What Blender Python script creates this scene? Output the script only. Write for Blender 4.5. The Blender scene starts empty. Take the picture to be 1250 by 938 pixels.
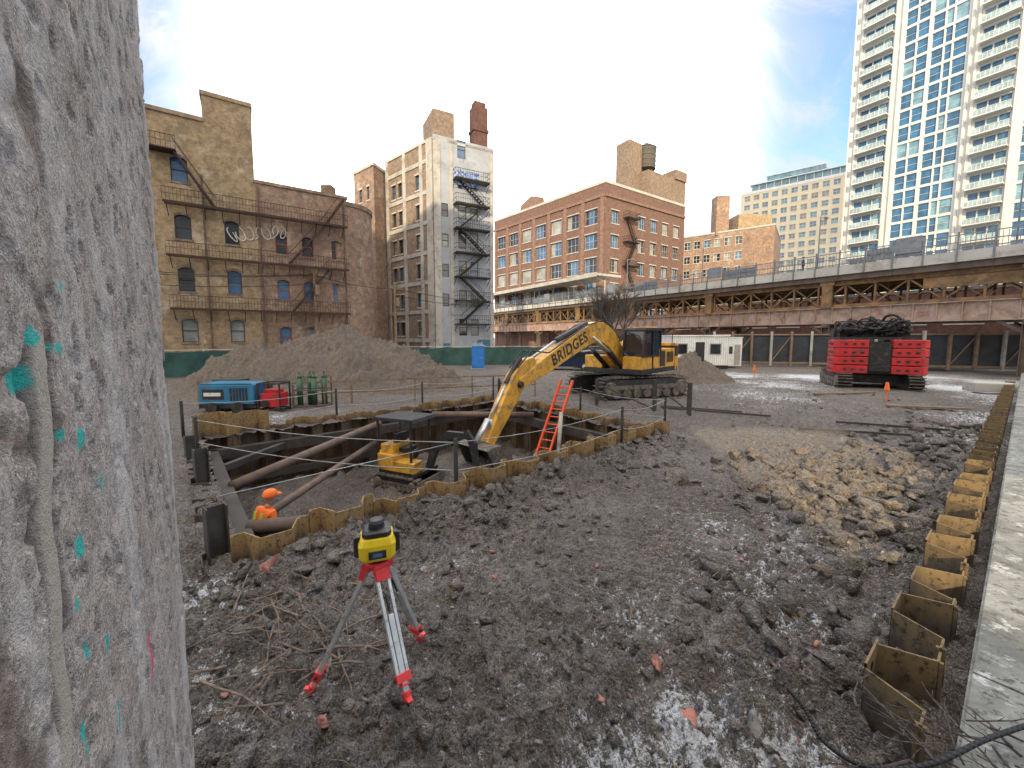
import bpy, bmesh, math, random
import numpy as np
from mathutils import Vector, Matrix
random.seed(7); rng=np.random.default_rng(11)
S=bpy.context.scene
COL=S.collection
rad=math.radians

# ------------------------------------------------------------------ nodes / materials
def newmat(name):
    m=bpy.data.materials.new(name); m.use_nodes=True
    nt=m.node_tree; b=nt.nodes['Principled BSDF']
    return m,nt,b
def N(nt,t,**kw):
    n=nt.nodes.new(t)
    for k,v in kw.items():
        if hasattr(n,k): setattr(n,k,v)
        else: n.inputs[k].default_value=v
    return n
def L(nt,a,b): nt.links.new(a,b)
def mix(nt,f,a,b,bt='MIX'):
    n=nt.nodes.new('ShaderNodeMix'); n.data_type='RGBA'; n.blend_type=bt
    for i,v in ((0,f),(6,a),(7,b)):
        if isinstance(v,(int,float)): n.inputs[i].default_value=v
        elif isinstance(v,tuple): n.inputs[i].default_value=(*v[:3],1)
        else: nt.links.new(v,n.inputs[i])
    return n.outputs[2]
def ramp(nt,x,a,b,lo=0,hi=1,smooth=False):
    r=nt.nodes.new('ShaderNodeMapRange'); r.inputs[1].default_value=a; r.inputs[2].default_value=b
    if smooth: r.interpolation_type='SMOOTHERSTEP'
    r.inputs[3].default_value=lo; r.inputs[4].default_value=hi
    nt.links.new(x,r.inputs[0]); return r.outputs[0]
def mt2(nt,op,a,b,clamp=False):
    n=nt.nodes.new('ShaderNodeMath');n.operation=op;n.use_clamp=clamp
    for i,v in((0,a),(1,b)):
        if isinstance(v,(int,float)): n.inputs[i].default_value=v
        else: nt.links.new(v,n.inputs[i])
    return n.outputs[0]
def noise(nt,co,scale,detail=4,rough=.6,dist=0):
    n=nt.nodes.new('ShaderNodeTexNoise'); n.inputs['Scale'].default_value=scale
    n.inputs['Detail'].default_value=detail; n.inputs['Roughness'].default_value=rough
    n.inputs['Distortion'].default_value=dist
    if co is not None: nt.links.new(co,n.inputs['Vector'])
    return n.outputs[0]
def bump(nt,b,h,s,d):
    n=nt.nodes.new('ShaderNodeBump'); n.inputs['Strength'].default_value=s; n.inputs['Distance'].default_value=d
    nt.links.new(h,n.inputs['Height']); nt.links.new(n.outputs[0],b.inputs['Normal']); return n
def M_plain(name,c,rough=.6,metal=0,var=.35,sc=3,bmp=.2,bd=.01,dirt=None,dirt_amt=.4):
    m,nt,b=newmat(name)
    tc=N(nt,'ShaderNodeTexCoord').outputs['Object']
    n1=noise(nt,tc,sc,4,.65)
    f=ramp(nt,n1,.3,.7)
    lo=tuple(x*(1-var) for x in c); hi=tuple(min(1,x*(1+var*.5)) for x in c)
    col=mix(nt,f,lo,hi)
    if dirt: col=mix(nt,ramp(nt,noise(nt,tc,sc*1.7,5,.75,.5),.62-dirt_amt*.3,.72-dirt_amt*.1),col,dirt)
    L(nt,col,b.inputs['Base Color']); b.inputs['Roughness'].default_value=rough; b.inputs['Metallic'].default_value=metal
    if bmp>=.3: bump(nt,b,noise(nt,tc,sc*8,2,.6),bmp,bd)
    return m
def M_brick(name,c1,c2,mort,stain=(.08,.07,.06),st=.5,light=None,bw=.23,bh=.08):
    m,nt,b=newmat(name)
    uv=N(nt,'ShaderNodeUVMap').outputs[0]
    tc=N(nt,'ShaderNodeTexCoord').outputs['Object']
    br=nt.nodes.new('ShaderNodeTexBrick'); L(nt,uv,br.inputs['Vector'])
    br.inputs['Color1'].default_value=(*c1,1); br.inputs['Color2'].default_value=(*c2,1); br.inputs['Mortar'].default_value=(*mort,1)
    br.inputs['Scale'].default_value=1; br.inputs['Brick Width'].default_value=bw; br.inputs['Row Height'].default_value=bh
    br.inputs['Mortar Size'].default_value=.008; br.inputs['Bias'].default_value=-.1
    col=br.outputs[0]
    v=ramp(nt,noise(nt,tc,2.2,6,.75),.38,.66); col=mix(nt,v,mix(nt,.5,col,(0,0,0)),col)
    s=ramp(nt,noise(nt,tc,.35,6,.7,.6),.48,.68)
    col=mix(nt,mt2(nt,'MULTIPLY',s,st),col,stain)
    if light:
        s2=ramp(nt,noise(nt,tc,.6,7,.8,.3),.54,.64)
        col=mix(nt,mt2(nt,'MULTIPLY',s2,.55),col,light)
    L(nt,col,b.inputs['Base Color']); b.inputs['Roughness'].default_value=.9
    return m
def M_glass(name,c,rough=.06,spec=.8,metal=0,bp=True):
    m,nt,b=newmat(name)
    tc=N(nt,'ShaderNodeTexCoord').outputs['Object']
    L(nt,mix(nt,ramp(nt,noise(nt,tc,.6,3),.35,.65),tuple(x*.5 for x in c),c),b.inputs['Base Color'])
    b.inputs['Roughness'].default_value=rough; b.inputs['Metallic'].default_value=metal
    b.inputs['Specular IOR Level'].default_value=spec
    if bp: bump(nt,b,noise(nt,tc,1.2,1),.15,.02)
    return m
G_dark=M_glass('window_glass_dark',(.035,.045,.055))
G_blue=M_glass('window_glass_blue',(.08,.18,.34),.08,.8)
G_pale=M_glass('window_glass_blinds',(.35,.37,.36),.3,.5)
G_tower=M_glass('tower_glass_blue',(.045,.17,.33),.05,.45,.0,False)
G_tower2=M_glass('tower_glass_light',(.20,.38,.48),.08,.5,.0,False)
m_yellow=M_plain('yellow_machine_paint',(.80,.42,.045),.42,0,.3,1.5,.1,.004,(.20,.14,.09),.45)
m_black=M_plain('black_paint',(.024,.024,.026),.5,0,.4,3,.1,.005,(.10,.09,.08),.3)
m_rubber=M_plain('black_rubber',(.03,.03,.03),.8,0,.3,4)
m_track=M_plain('muddy_track_steel',(.13,.11,.09),.8,.2,.5,3,.5,.02,(.26,.22,.18),.6)
m_red=M_plain('red_paint',(.58,.025,.03),.5,0,.35,2,.1,.004,(.10,.06,.06),.35)
m_redl=M_plain('bright_red_plastic',(.80,.05,.05),.4,0,.2,8,.05,.002)
m_ladder=M_plain('orange_fibreglass',(.80,.10,.03),.5,0,.15,4)
m_alu=M_plain('aluminium',(.66,.68,.67),.38,.5,.25,6,.1,.002,(.3,.28,.25),.3)
m_steel=M_plain('dark_steel',(.085,.075,.066),.6,.3,.4,3,.2)
m_rust=M_plain('rusty_pipe',(.20,.135,.10),.8,.1,.5,1.5,.3,.01,(.12,.10,.09),.5)
m_conc=M_plain('concrete',(.44,.42,.39),.85,0,.25,.5,.2,.01,(.2,.19,.18),.4)
m_white=M_plain('white_paint',(.78,.79,.78),.5,0,.15,1,.05,.005,(.5,.49,.46),.2)
m_towerw=M_plain('tower_white_concrete',(.60,.61,.59),.6,0,.10,.3,0)
m_blue=M_plain('blue_enamel',(.03,.20,.36),.45,0,.35,1.5,.1,.005,(.12,.12,.12),.3)
m_toilet=M_plain('blue_plastic',(.03,.2,.6),.45,0,.2,2)
m_green=M_plain('green_cylinder_paint',(.04,.12,.06),.45,0,.3,3)
m_fab=M_plain('green_fence_fabric',(.03,.09,.08),.8,0,.45,1.2,.4,.03)
m_fabk=M_plain('dark_fence_board',(.035,.042,.055),.7,0,.5,1,.2,.02)
m_wood=M_plain('weathered_timber',(.24,.17,.115),.85,0,.4,3,.3)
m_iron=M_plain('black_iron',(.022,.019,.017),.6,.3,.3,5)
m_rorange=M_plain('orange_rust_steel',(.29,.17,.075),.8,0,.55,.8,.2,.02,(.10,.075,.055),.55)
m_rpink=M_plain('rusty_plate_girder',(.44,.33,.28),.8,0,.3,.7,.25,.02,(.24,.13,.085),.6)
m_roof=M_plain('roofing',(.12,.12,.12),.9)
m_brownsteel=M_plain('brown_column_steel',(.15,.115,.09),.8,0,.4,1)
m_hiviz=M_plain('orange_hivis',(.95,.18,.02),.6,0,.15,6)
m_skin=M_plain('skin',(.5,.3,.22),.5,0,.1,6)
m_cloth=M_plain('dark_cloth',(.03,.035,.05),.9,0,.3,6)
m_lime=M_plain('lime_reflective',(.6,.8,.1),.5,0,.1,6)
m_wire=M_plain('cable_black',(.015,.015,.015),.5)
m_rope=M_plain('galvanised_cable',(.45,.45,.43),.5,.4,.2,6)
m_bark=M_plain('bare_bark',(.10,.08,.07),.9,0,.4,8,.4)
m_twig=M_plain('dry_twig',(.24,.18,.135),.9,0,.4,8,.4)
m_graf=M_plain('graffiti_paint_white',(.62,.60,.55),.8,0,.4,3)

def M_sheet(name,dk,lt,mid,top=None,ztop=.4):
    m,nt,b=newmat(name)
    tc=N(nt,'ShaderNodeTexCoord').outputs['Object']
    mp=N(nt,'ShaderNodeMapping'); mp.inputs['Scale'].default_value=(1,1,.22); L(nt,tc,mp.inputs[0])
    n1=noise(nt,mp.outputs[0],2.6,5,.7,.4); n2=noise(nt,tc,16,4,.75)
    c=mix(nt,ramp(nt,n1,.36,.64),dk,lt)
    c=mix(nt,ramp(nt,noise(nt,mp.outputs[0],6,5,.75),.5,.64),c,mid)
    if top:
        sx=nt.nodes.new('ShaderNodeSeparateXYZ'); L(nt,tc,sx.inputs[0])
        zf=ramp(nt,mt2(nt,'ADD',sx.outputs[2],mt2(nt,'MULTIPLY',n1,.5)),ztop+.10,ztop+.32)
        c=mix(nt,mt2(nt,'MULTIPLY',zf,.75),c,top)
    c=mix(nt,ramp(nt,n2,.52,.66),c,(.045,.032,.025))
    L(nt,c,b.inputs['Base Color']); b.inputs['Roughness'].default_value=.7; b.inputs['Metallic'].default_value=.15
    bump(nt,b,n2,.4,.012); return m
m_sheet=M_sheet('sheet_pile_rust',(.075,.052,.036),(.24,.155,.08),(.15,.12,.10),(.42,.27,.11),.2)
m_sheet2=M_sheet('sheet_pile_dark_rust',(.04,.032,.026),(.14,.10,.062),(.085,.074,.064),(.26,.175,.075),.3)

def M_mud(name,a=(.10,.086,.076),c=(.285,.255,.23),snow=True,brown=(.24,.18,.135)):
    m,nt,b=newmat(name)
    tc=N(nt,'ShaderNodeTexCoord').outputs['Object']
    n1=noise(nt,tc,.8,5,.7,.4); n2=noise(nt,tc,10,4,.75); n3=noise(nt,tc,60,2,.75)
    col=mix(nt,ramp(nt,n1,.36,.64),tuple(x*1.35 for x in a),c)
    col=mix(nt,ramp(nt,n2,.42,.58),a,col)
    vo=nt.nodes.new('ShaderNodeTexVoronoi'); vo.inputs['Scale'].default_value=26; L(nt,tc,vo.inputs['Vector'])
    col=mix(nt,.28,col,mix(nt,vo.outputs['Color'],(.06,.05,.044),(.40,.37,.34)))
    col=mix(nt,ramp(nt,n3,.60,.70),col,(.48,.45,.41))
    col=mix(nt,ramp(nt,n3,.43,.35),col,(.05,.043,.038))
    col=mix(nt,ramp(nt,noise(nt,tc,2.3,4,.7),.56,.74),col,brown)
    if snow:
        at=N(nt,'ShaderNodeAttribute'); at.attribute_name='snow'
        ns=mt2(nt,'ADD',mt2(nt,'MULTIPLY',noise(nt,tc,11,5,.85),2.1),-1.05)
        sf=ramp(nt,mt2(nt,'ADD',at.outputs['Fac'],ns),.46,.60)
        col=mix(nt,sf,col,(.78,.80,.84))
    L(nt,col,b.inputs['Base Color']); b.inputs['Roughness'].default_value=.80
    h=mt2(nt,'ADD',n2,mt2(nt,'MULTIPLY',n3,.4)); h=mt2(nt,'ADD',h,mt2(nt,'MULTIPLY',vo.outputs['Distance'],-.4))
    bump(nt,b,h,1.0,.10)
    return m
m_mud=M_mud('mud_ground',(.108,.092,.080),(.315,.28,.25))
m_clod=M_mud('clods',(.10,.083,.071),(.31,.27,.235),False)
m_mound=M_mud('mound_soil',(.125,.094,.071),(.285,.22,.168),False,(.25,.165,.105))
m_stone=M_plain('pale_stone',(.34,.325,.30),.85,0,.45,6,.6,.02,(.15,.135,.12),.5)
m_tanrock=M_mud('sun_paled_tan_rubble',(.16,.125,.095),(.42,.345,.26),False,(.36,.26,.17))  # tan rubble, base colour made paler to strengthen the sun patch
m_bfrag=M_plain('brick_fragment',(.44,.17,.12),.85,0,.4,8,.5,.01,(.30,.26,.23),.5)

# ------------------------------------------------------------------ mesh builder
class MB:
    def __init__(s): s.v=[];s.f=[];s.uv=[];s.n=0
    def add(s,vs,fs,M=None):
        base=s.n
        loc=[Vector(v) for v in vs]
        for v in loc:
            w=M@v if M is not None else v
            s.v.append((w.x,w.y,w.z))
        s.n+=len(loc)
        for f in fs:
            s.f.append([base+i for i in f])
            a=loc[f[0]];nn=(loc[f[1]]-a).cross(loc[f[2]]-a)
            ax,ay,az=abs(nn.x),abs(nn.y),abs(nn.z)
            for i in f:
                p=loc[i]
                if az>=ax and az>=ay: s.uv+= [p.x,p.y]
                elif ay>=ax: s.uv+= [p.x,p.z]
                else: s.uv+= [p.y,p.z]
    def box(s,x0,x1,y0,y1,z0,z1,M=None):
        s.add([(x0,y0,z0),(x1,y0,z0),(x1,y1,z0),(x0,y1,z0),(x0,y0,z1),(x1,y0,z1),(x1,y1,z1),(x0,y1,z1)],
          [(0,3,2,1),(4,5,6,7),(0,1,5,4),(1,2,6,5),(2,3,7,6),(3,0,4,7)],M)
    def quad(s,a,b,c,d,M=None): s.add([a,b,c,d],[(0,1,2,3)],M)
    def prism(s,poly,z0,z1,M=None):
        n=len(poly)
        s.add([(p[0],p[1],z0) for p in poly]+[(p[0],p[1],z1) for p in poly],
          [tuple(range(n-1,-1,-1)),tuple(range(n,2*n))]+[(i,(i+1)%n,n+(i+1)%n,n+i) for i in range(n)],M)
    def exsz(s,poly,y0,y1,M=None):
        n=len(poly)
        s.add([(p[0],y0,p[1]) for p in poly]+[(p[0],y1,p[1]) for p in poly],
          [tuple(range(n)),tuple(range(2*n-1,n-1,-1))]+[(i,n+i,n+(i+1)%n,(i+1)%n) for i in range(n)],M)
    def cyl(s,p0,p1,r0,r1=None,n=10,M=None,cap=True):
        r1=r0 if r1 is None else r1
        p0=Vector(p0);p1=Vector(p1);d=(p1-p0)
        if d.length<1e-6: return
        d.normalize(); a=d.orthogonal().normalized(); b=d.cross(a)
        vs=[];
        for p,r in ((p0,r0),(p1,r1)):
            for i in range(n):
                t=2*math.pi*i/n; vs.append(p+a*math.cos(t)*r+b*math.sin(t)*r)
        fs=[(i,(i+1)%n,n+(i+1)%n,n+i) for i in range(n)]
        if cap: fs+=[tuple(range(n-1,-1,-1)),tuple(range(n,2*n))]
        s.add(vs,fs,M)
    def path(s,pts,r,n=6,M=None):
        for a,b in zip(pts[:-1],pts[1:]): s.cyl(a,b,r,r,n,M,True)
    def bar(s,p0,p1,w,h,M=None):
        p0=Vector(p0);p1=Vector(p1);d=(p1-p0).normalized()
        up=Vector((0,0,1)) if abs(d.z)<.95 else Vector((1,0,0))
        a=d.cross(up).normalized()*w/2; b=a.cross(d).normalized()*h/2
        vs=[p0-a-b,p0+a-b,p0+a+b,p0-a+b,p1-a-b,p1+a-b,p1+a+b,p1-a+b]
        s.add(vs,[(0,3,2,1),(4,5,6,7),(0,1,5,4),(1,2,6,5),(2,3,7,6),(3,0,4,7)],M)
    def hbeam(s,p0,p1,w,ang=0):
        def bx(a,b,d,q):
            vs=[a-q-d,a+q-d,a+q+d,a-q+d,b-q-d,b+q-d,b+q+d,b-q+d]
            s.add(vs,[(0,3,2,1),(4,5,6,7),(0,1,5,4),(1,2,6,5),(2,3,7,6),(3,0,4,7)])
        e=Vector((math.cos(ang),math.sin(ang),0));f=Vector((-math.sin(ang),math.cos(ang),0));a=Vector(p0);b=Vector(p1)
        for o in(-1,1): bx(a+e*w/2*o,b+e*w/2*o,e*.01,f*w/2)
        bx(a,b,e*(w/2-.012),f*.01)
    def build(s,name,mat,parent=None,smooth=False,bevel=0):
        if not s.f: return None
        me=bpy.data.meshes.new(name); me.from_pydata(s.v,[],s.f)
        u=me.uv_layers.new(name='UVMap'); u.data.foreach_set('uv',s.uv)
        me.materials.append(mat)
        if smooth: me.polygons.foreach_set('use_smooth',[True]*len(me.polygons))
        o=bpy.data.objects.new(name,me); COL.objects.link(o)
        if parent: o.parent=parent
        if bevel:
            b=o.modifiers.new('bev','BEVEL'); b.width=bevel; b.segments=2; b.limit_method='ANGLE'
        return o
def empty(name,loc=(0,0,0)):
    o=bpy.data.objects.new(name,None); COL.objects.link(o); o.empty_display_size=.5
    return o
def npmesh(name,V,F,mat,parent=None,smooth=True,attr=None):
    me=bpy.data.meshes.new(name)
    V=np.asarray(V,dtype=np.float32);F=np.asarray(F,dtype=np.int32);k=F.shape[1]
    me.vertices.add(len(V)); me.vertices.foreach_set('co',V.ravel())
    me.loops.add(F.size); me.loops.foreach_set('vertex_index',F.ravel())
    me.polygons.add(len(F)); me.polygons.foreach_set('loop_start',np.arange(0,F.size,k,dtype=np.int32))
    me.update(calc_edges=True)
    if smooth: me.polygons.foreach_set('use_smooth',np.ones(len(F),dtype=bool))
    if attr:
        for nm,a in attr.items():
            at=me.attributes.new(nm,'FLOAT','POINT'); at.data.foreach_set('value',np.asarray(a,dtype=np.float32).ravel())
    me.materials.append(mat); me.validate()
    o=bpy.data.objects.new(name,me); COL.objects.link(o)
    if parent: o.parent=parent
    return o
def frame(o,u,z=(0,0,1)):
    u=Vector((u[0],u[1],0)).normalized(); n=Vector((u.y,-u.x,0))
    M=Matrix.Identity(4)
    for i in range(3): M[i][0]=u[i];M[i][1]=n[i];M[i][2]=(0,0,1)[i]
    M[0][3]=o[0];M[1][3]=o[1];M[2][3]=o[2] if len(o)>2 else 0
    return M

# ------------------------------------------------------------------ numpy noise
TB=[rng.random((256,256)) for _ in range(12)]
def vn(x,y,s):
    T=TB[s%12]; xi=np.floor(x).astype(int); yi=np.floor(y).astype(int)
    xf=x-xi; yf=y-yi; xf=xf*xf*(3-2*xf); yf=yf*yf*(3-2*yf)
    a=T[xi&255,yi&255];b=T[(xi+1)&255,yi&255];c=T[xi&255,(yi+1)&255];d=T[(xi+1)&255,(yi+1)&255]
    return (a*(1-xf)+b*xf)*(1-yf)+(c*(1-xf)+d*xf)*yf
def fbm(x,y,o=4,s=0,g=.5):
    r=0;a=1;t=0
    for i in range(o):
        r=r+a*vn(x*2**i+i*17.3,y*2**i+i*9.1,s+i); t+=a; a*=g
    return r/t
def worley(x,y,s):
    xi=np.floor(x).astype(int);yi=np.floor(y).astype(int);d=np.full(np.shape(x),9.0);v=np.zeros(np.shape(x))
    for i in(-1,0,1):
        for j in(-1,0,1):
            a=(xi+i)&255;b=(yi+j)&255
            q=np.hypot(xi+i+TB[s%12][a,b]-x,yi+j+TB[(s+3)%12][a,b]-y); m=q<d; d=np.where(m,q,d); v=np.where(m,TB[(s+5)%12][a,b],v)
    return d,v
def sst(a,b,x):
    t=np.clip((x-a)/(b-a),0,1); return t*t*(3-2*t)

# ------------------------------------------------------------------ site geometry
P1=Vector((-3.7,4.95)); A=Vector((.755,.656)); Bv=Vector((-.656,.755))
PL,PW=10.8,8.2
def pit(a,b): p=P1+A*a+Bv*b; return p.x,p.y
SP0=Vector((2.80,2.47)); SPd=Vector((.794,.608)).normalized()
def gh(x,y,detail=True):
    a=(x-P1.x)*A.x+(y-P1.y)*A.y; b=(x-P1.x)*Bv.x+(y-P1.y)*Bv.y
    c=(x-SP0.x)*SPd.y-(y-SP0.y)*SPd.x
    dist=np.hypot(x,y)
    tr=np.exp(-(((x-(1.6+.42*(y-3)))/1.9)**4))*sst(3.3,4.6,y)*(1-sst(12,16,y))
    berm=np.exp(-((b+.8)/.6)**2)*sst(-1,1,a)*(1-sst(9.5,11.5,a))
    nearsp=np.exp(-((c+1.0)/.9)**2)
    R=.85+.8*berm+.7*nearsp+.4*(1-sst(3.5,5,y))-.60*tr
    R=R*(1-.45*sst(10,18,dist))
    h=.18*(fbm(x*.3,y*.3,3,1)-.5)+.12*R*(fbm(x*1.1,y*1.1,4,3)-.5)*2
    wx=x+.16*fbm(x*3,y*3,3,2);wy=y+.16*fbm(x*3+7,y*3,3,4)
    d1,v1=worley(wx*3.4,wy*3.4,1); d2,v2=worley(wx*8,wy*8,2); d3,v3=worley(wx*17,wy*17,6)
    c1=np.clip(.6-d1,0,.45)*(v1>.5)*(.2+v1); c2=np.clip(.6-d2,0,.45)*(v2>.35)*(.3+v2); c3=np.clip(.6-d3,0,.5)*(v3>.3)*v3
    w=(1-sst(25,45,dist))
    h=h+w*R*(.26*c1+.14*c2+.055*c3+.08*(fbm(x*12,y*12,3,2)-.5))
    ph=(y*.985+x*.17+.12*fbm(x*1.5,y*1.5,2,9))*2*math.pi/.20
    h=h+tr*(.045*np.sign(np.sin(ph))*np.abs(np.sin(ph))**.6)*np.clip(-.05+1.5*vn(x*1.3,y*.7,4),0,1.2)
    for off in(-1.3,1.3):
        q=(x-(1.6+off+.42*(y-3))); h=h-.08*np.exp(-(q/.32)**4)*tr+.06*np.exp(-((np.abs(q)-.42)/.09)**2)*tr
    tr2=sst(12,14,y)*(1-sst(24,30,y))*sst(2,5,x)*(1-sst(16,20,x))
    ph2=(x*.8-y*.6)*2*math.pi/.3
    h=h+tr2*.035*np.sin(ph2)*(vn(x*.8,y*.8,6)>.45)
    h=h+.10*berm-.12*nearsp
    return h
xs=[];x=-5.2
while x<10.5: xs.append(x); x+=.034
d=.04;x=xs[-1]
R=[]
while x<3000: x+=d; d*=1.055 if x<40 else 1.15; R.append(x)
Lf=[];d=.04;x=xs[0]
while x>-3000: x-=d; d*=1.07 if x>-40 else 1.15; Lf.append(x)
xs=np.array(Lf[::-1]+xs+R)
ys=[];y=1.6;d=.03
while y<3000:
    ys.append(y); d=max(.026,.0068*y) if y<60 else d*1.15; y+=d
yb=[];y=1.6;d=.06
while y>-300: y-=d; d*=1.2; yb.append(y)
ys=np.array(yb[::-1]+ys)
X,Y=np.meshgrid(xs,ys)
Z=gh(X,Y); Z=np.where(np.hypot(X,Y)>70,-.02,Z)
sn=np.zeros_like(X)
for (cx,cy,r,s) in [(.75,2.62,.55,.50),(1.35,2.75,.5,.50),(2.3,3.4,.6,.40),(2.9,3.9,.6,.38),(-3.3,4.3,1.1,.42),(-2.7,3.2,.9,.42),(-1.6,3.6,.9,.37),(.1,3.3,.8,.35),(2.0,2.7,.6,.42),(1.3,3.9,.8,.32),
    (22.6,29,4,.62),(17,25,4,.48),(27,22.8,3.5,.62),(25,18,3.5,.52),(19,13.5,3,.45),(13,20,4,.35),(4,5,2,.22),(-1,5,1.5,.25),(30,30,6,.52),(17,31,4,.55),(33,26,4,.55),(14,11,2.5,.35),(-9,14.4,2,.33),(9,24,4,.3)]:
    sn=np.maximum(sn,s*np.exp(-(((X-cx)/r)**2+((Y-cy)/r)**2)))
sn=sn+.04+.40*(fbm(X*1.3,Y*1.3,4,8)-.5)*(sn>.05)+ np.clip((-Z+.05)*1.3,-.16,.10)
nx,ny=len(xs),len(ys)
idx=np.arange(nx*ny).reshape(ny,nx)
F=np.stack([idx[:-1,:-1],idx[:-1,1:],idx[1:,1:],idx[1:,:-1]],-1).reshape(-1,4)
cx=(X[:-1,:-1]+X[1:,1:])/2; cy=(Y[:-1,:-1]+Y[1:,1:])/2
aa=(cx-P1.x)*A.x+(cy-P1.y)*A.y; bb=(cx-P1.x)*Bv.x+(cy-P1.y)*Bv.y
keep=~((aa>.12)&(aa<PL-.12)&(bb>.12)&(bb<PW-.12)).reshape(-1)
npmesh('ground',np.stack([X.ravel(),Y.ravel(),Z.ravel()],-1),F[keep],m_mud,attr={'snow':sn})

ga=np.arange(-.3,PL+.5,.07); gb=np.arange(-.3,PW+.5,.07)
GA,GB=np.meshgrid(ga,gb)
PX=P1.x+A.x*GA+Bv.x*GB; PY=P1.y+A.y*GA+Bv.y*GB
d1,v1=worley(PX*2.2,PY*2.2,2);d2,v2=worley(PX*5,PY*5,4)
PZ=-1.8+.3*(fbm(PX*.6,PY*.6,4,2)-.5)*2+.12*(fbm(PX*3,PY*3,3,4)-.5)*2+.5*np.clip(.6-d1,0,1)*v1+.2*np.clip(.6-d2,0,1)*v2+.6*np.exp(-((GA-9)/2.2)**2-((GB-1)/2.5)**2)+.5*np.exp(-((GA-7.6)/1.2)**2-((GB-4.2)/1.2)**2)
idx=np.arange(GA.size).reshape(GA.shape)
F=np.stack([idx[:-1,:-1],idx[:-1,1:],idx[1:,1:],idx[1:,:-1]],-1).reshape(-1,4)
npmesh('excavation_floor',np.stack([PX.ravel(),PY.ravel(),PZ.ravel()],-1),F,m_clod)

def pile(name,cones,x0,x1,y0,y1,step,mat):
    X,Y=np.meshgrid(np.arange(x0,x1,step),np.arange(y0,y1,step))
    H=np.full_like(X,-.3)
    for (cx,cy,h,r) in cones:
        wob=1+.4*(fbm(X*.3,Y*.3,4,3)-.5)*2
        d=np.hypot(X-cx,Y-cy)/r/wob
        H=np.maximum(H,h*(1.08-np.sqrt(d*d+.02)*1.05))
    k=np.clip(H+.3,0,1)
    d1,v1=worley(X*1.1+fbm(X*2,Y*2,2,1),Y*1.1,4);d2,v2=worley(X*2.8,Y*2.8,6);d3,v3=worley(X*5.5,Y*5.5,2)
    H=H+.7*(fbm(X*.5,Y*.5,4,5)-.5)*k+.8*np.clip(.6-d1,0,1)*v1*k+.5*np.clip(.6-d2,0,1)*v2*k+.3*np.clip(.6-d3,0,1)*(v3>.5)*k+.15*(fbm(X*5,Y*5,3,2)-.5)*k
    idx=np.arange(X.size).reshape(X.shape)
    F=np.stack([idx[:-1,:-1],idx[:-1,1:],idx[1:,1:],idx[1:,:-1]],-1).reshape(-1,4)
    k=(H[:-1,:-1]>-.2).reshape(-1)
    return npmesh(name,np.stack([X.ravel(),Y.ravel(),H.ravel()],-1),F[k],mat,smooth=False)
pile('dirt_mound',[(-10.8,25.6,3.5,6.3),(-8.7,25.3,2.8,5.6),(-13.8,25.6,2.8,4.8),(-16.4,25.4,2.6,4.2),(-6.3,24.0,1.6,3.4),(-12,21.8,1.1,5)],-24,-1,16.5,34,.08,m_mound)
pile('dirt_mound.001',[(12.3,27.5,1.7,2.6),(13.4,27.2,1.2,2.2)],9,17,24,31,.08,m_mound)
pile('dirt_mound.002',[(8.0,30,.8,2.5)],5,11,27,33,.1,m_mound)

bm=bmesh.new(); bmesh.ops.create_icosphere(bm,subdivisions=3,radius=1); bm.verts.ensure_lookup_table()
IV=np.array([v.co[:] for v in bm.verts]); IF=np.array([[v.index for v in f.verts] for f in bm.faces]); bm.free()
bm=bmesh.new(); bmesh.ops.create_icosphere(bm,subdivisions=2,radius=1); bm.verts.ensure_lookup_table()
IV1=np.array([v.co[:] for v in bm.verts]); IF1=np.array([[v.index for v in f.verts] for f in bm.faces]); bm.free()
def rocks(name,pts,sizes,mat,flat=.7,rough=.3,lo=False,box=False,sink=0.0):
    n=len(pts); iv=IV1 if lo else IV; fi=IF1 if lo else IF
    V=np.empty((n,len(iv),3))
    for i in range(n):
        v=iv.copy()
        for k in range(9):
            nrm=rng.normal(size=3); nrm/=np.linalg.norm(nrm); c=rng.uniform(.28,.75)
            dd=v@nrm-c; v=v-np.clip(dd,0,None)[:,None]*nrm
        f=rng.uniform(2,5,3);p=rng.uniform(0,6,3)
        v=v*(1+rough*.35*(np.sin(v@f*2.1+p[0])[:,None]*np.cos(v[:,[1]]*f[1]*2+p[1]))+rng.uniform(-rough,rough,size=(len(iv),1))*.16)
        sc=np.array([rng.uniform(.8,1.7),rng.uniform(.7,1.3),flat*rng.uniform(.7,1.4)])*sizes[i]
        v=v*sc
        a,b=rng.uniform(0,6.28),rng.uniform(-.7,.7)
        Rz=np.array([[math.cos(a),-math.sin(a),0],[math.sin(a),math.cos(a),0],[0,0,1]]); Rx=np.array([[1,0,0],[0,math.cos(b),-math.sin(b)],[0,math.sin(b),math.cos(b)]])
        V[i]=v@Rx.T@Rz.T
    px=np.array([p[0] for p in pts]);py=np.array([p[1] for p in pts])
    pz=gh(px,py)
    V[:,:,0]+=px[:,None];V[:,:,1]+=py[:,None];V[:,:,2]+=(pz+np.array(sizes)*sink)[:,None]
    F=(fi[None]+ (np.arange(n)*len(iv))[:,None,None]).reshape(-1,3)
    npmesh(name,V.reshape(-1,3),F,mat,smooth=False)
def inpit(x,y,m=.25):
    a=(x-P1.x)*A.x+(y-P1.y)*A.y; b=(x-P1.x)*Bv.x+(y-P1.y)*Bv.y
    return -m<a<PL+m and -m<b<PW+m
def rightof(x,y): return (x-SP0.x)*SPd.y-(y-SP0.y)*SPd.x
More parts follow.
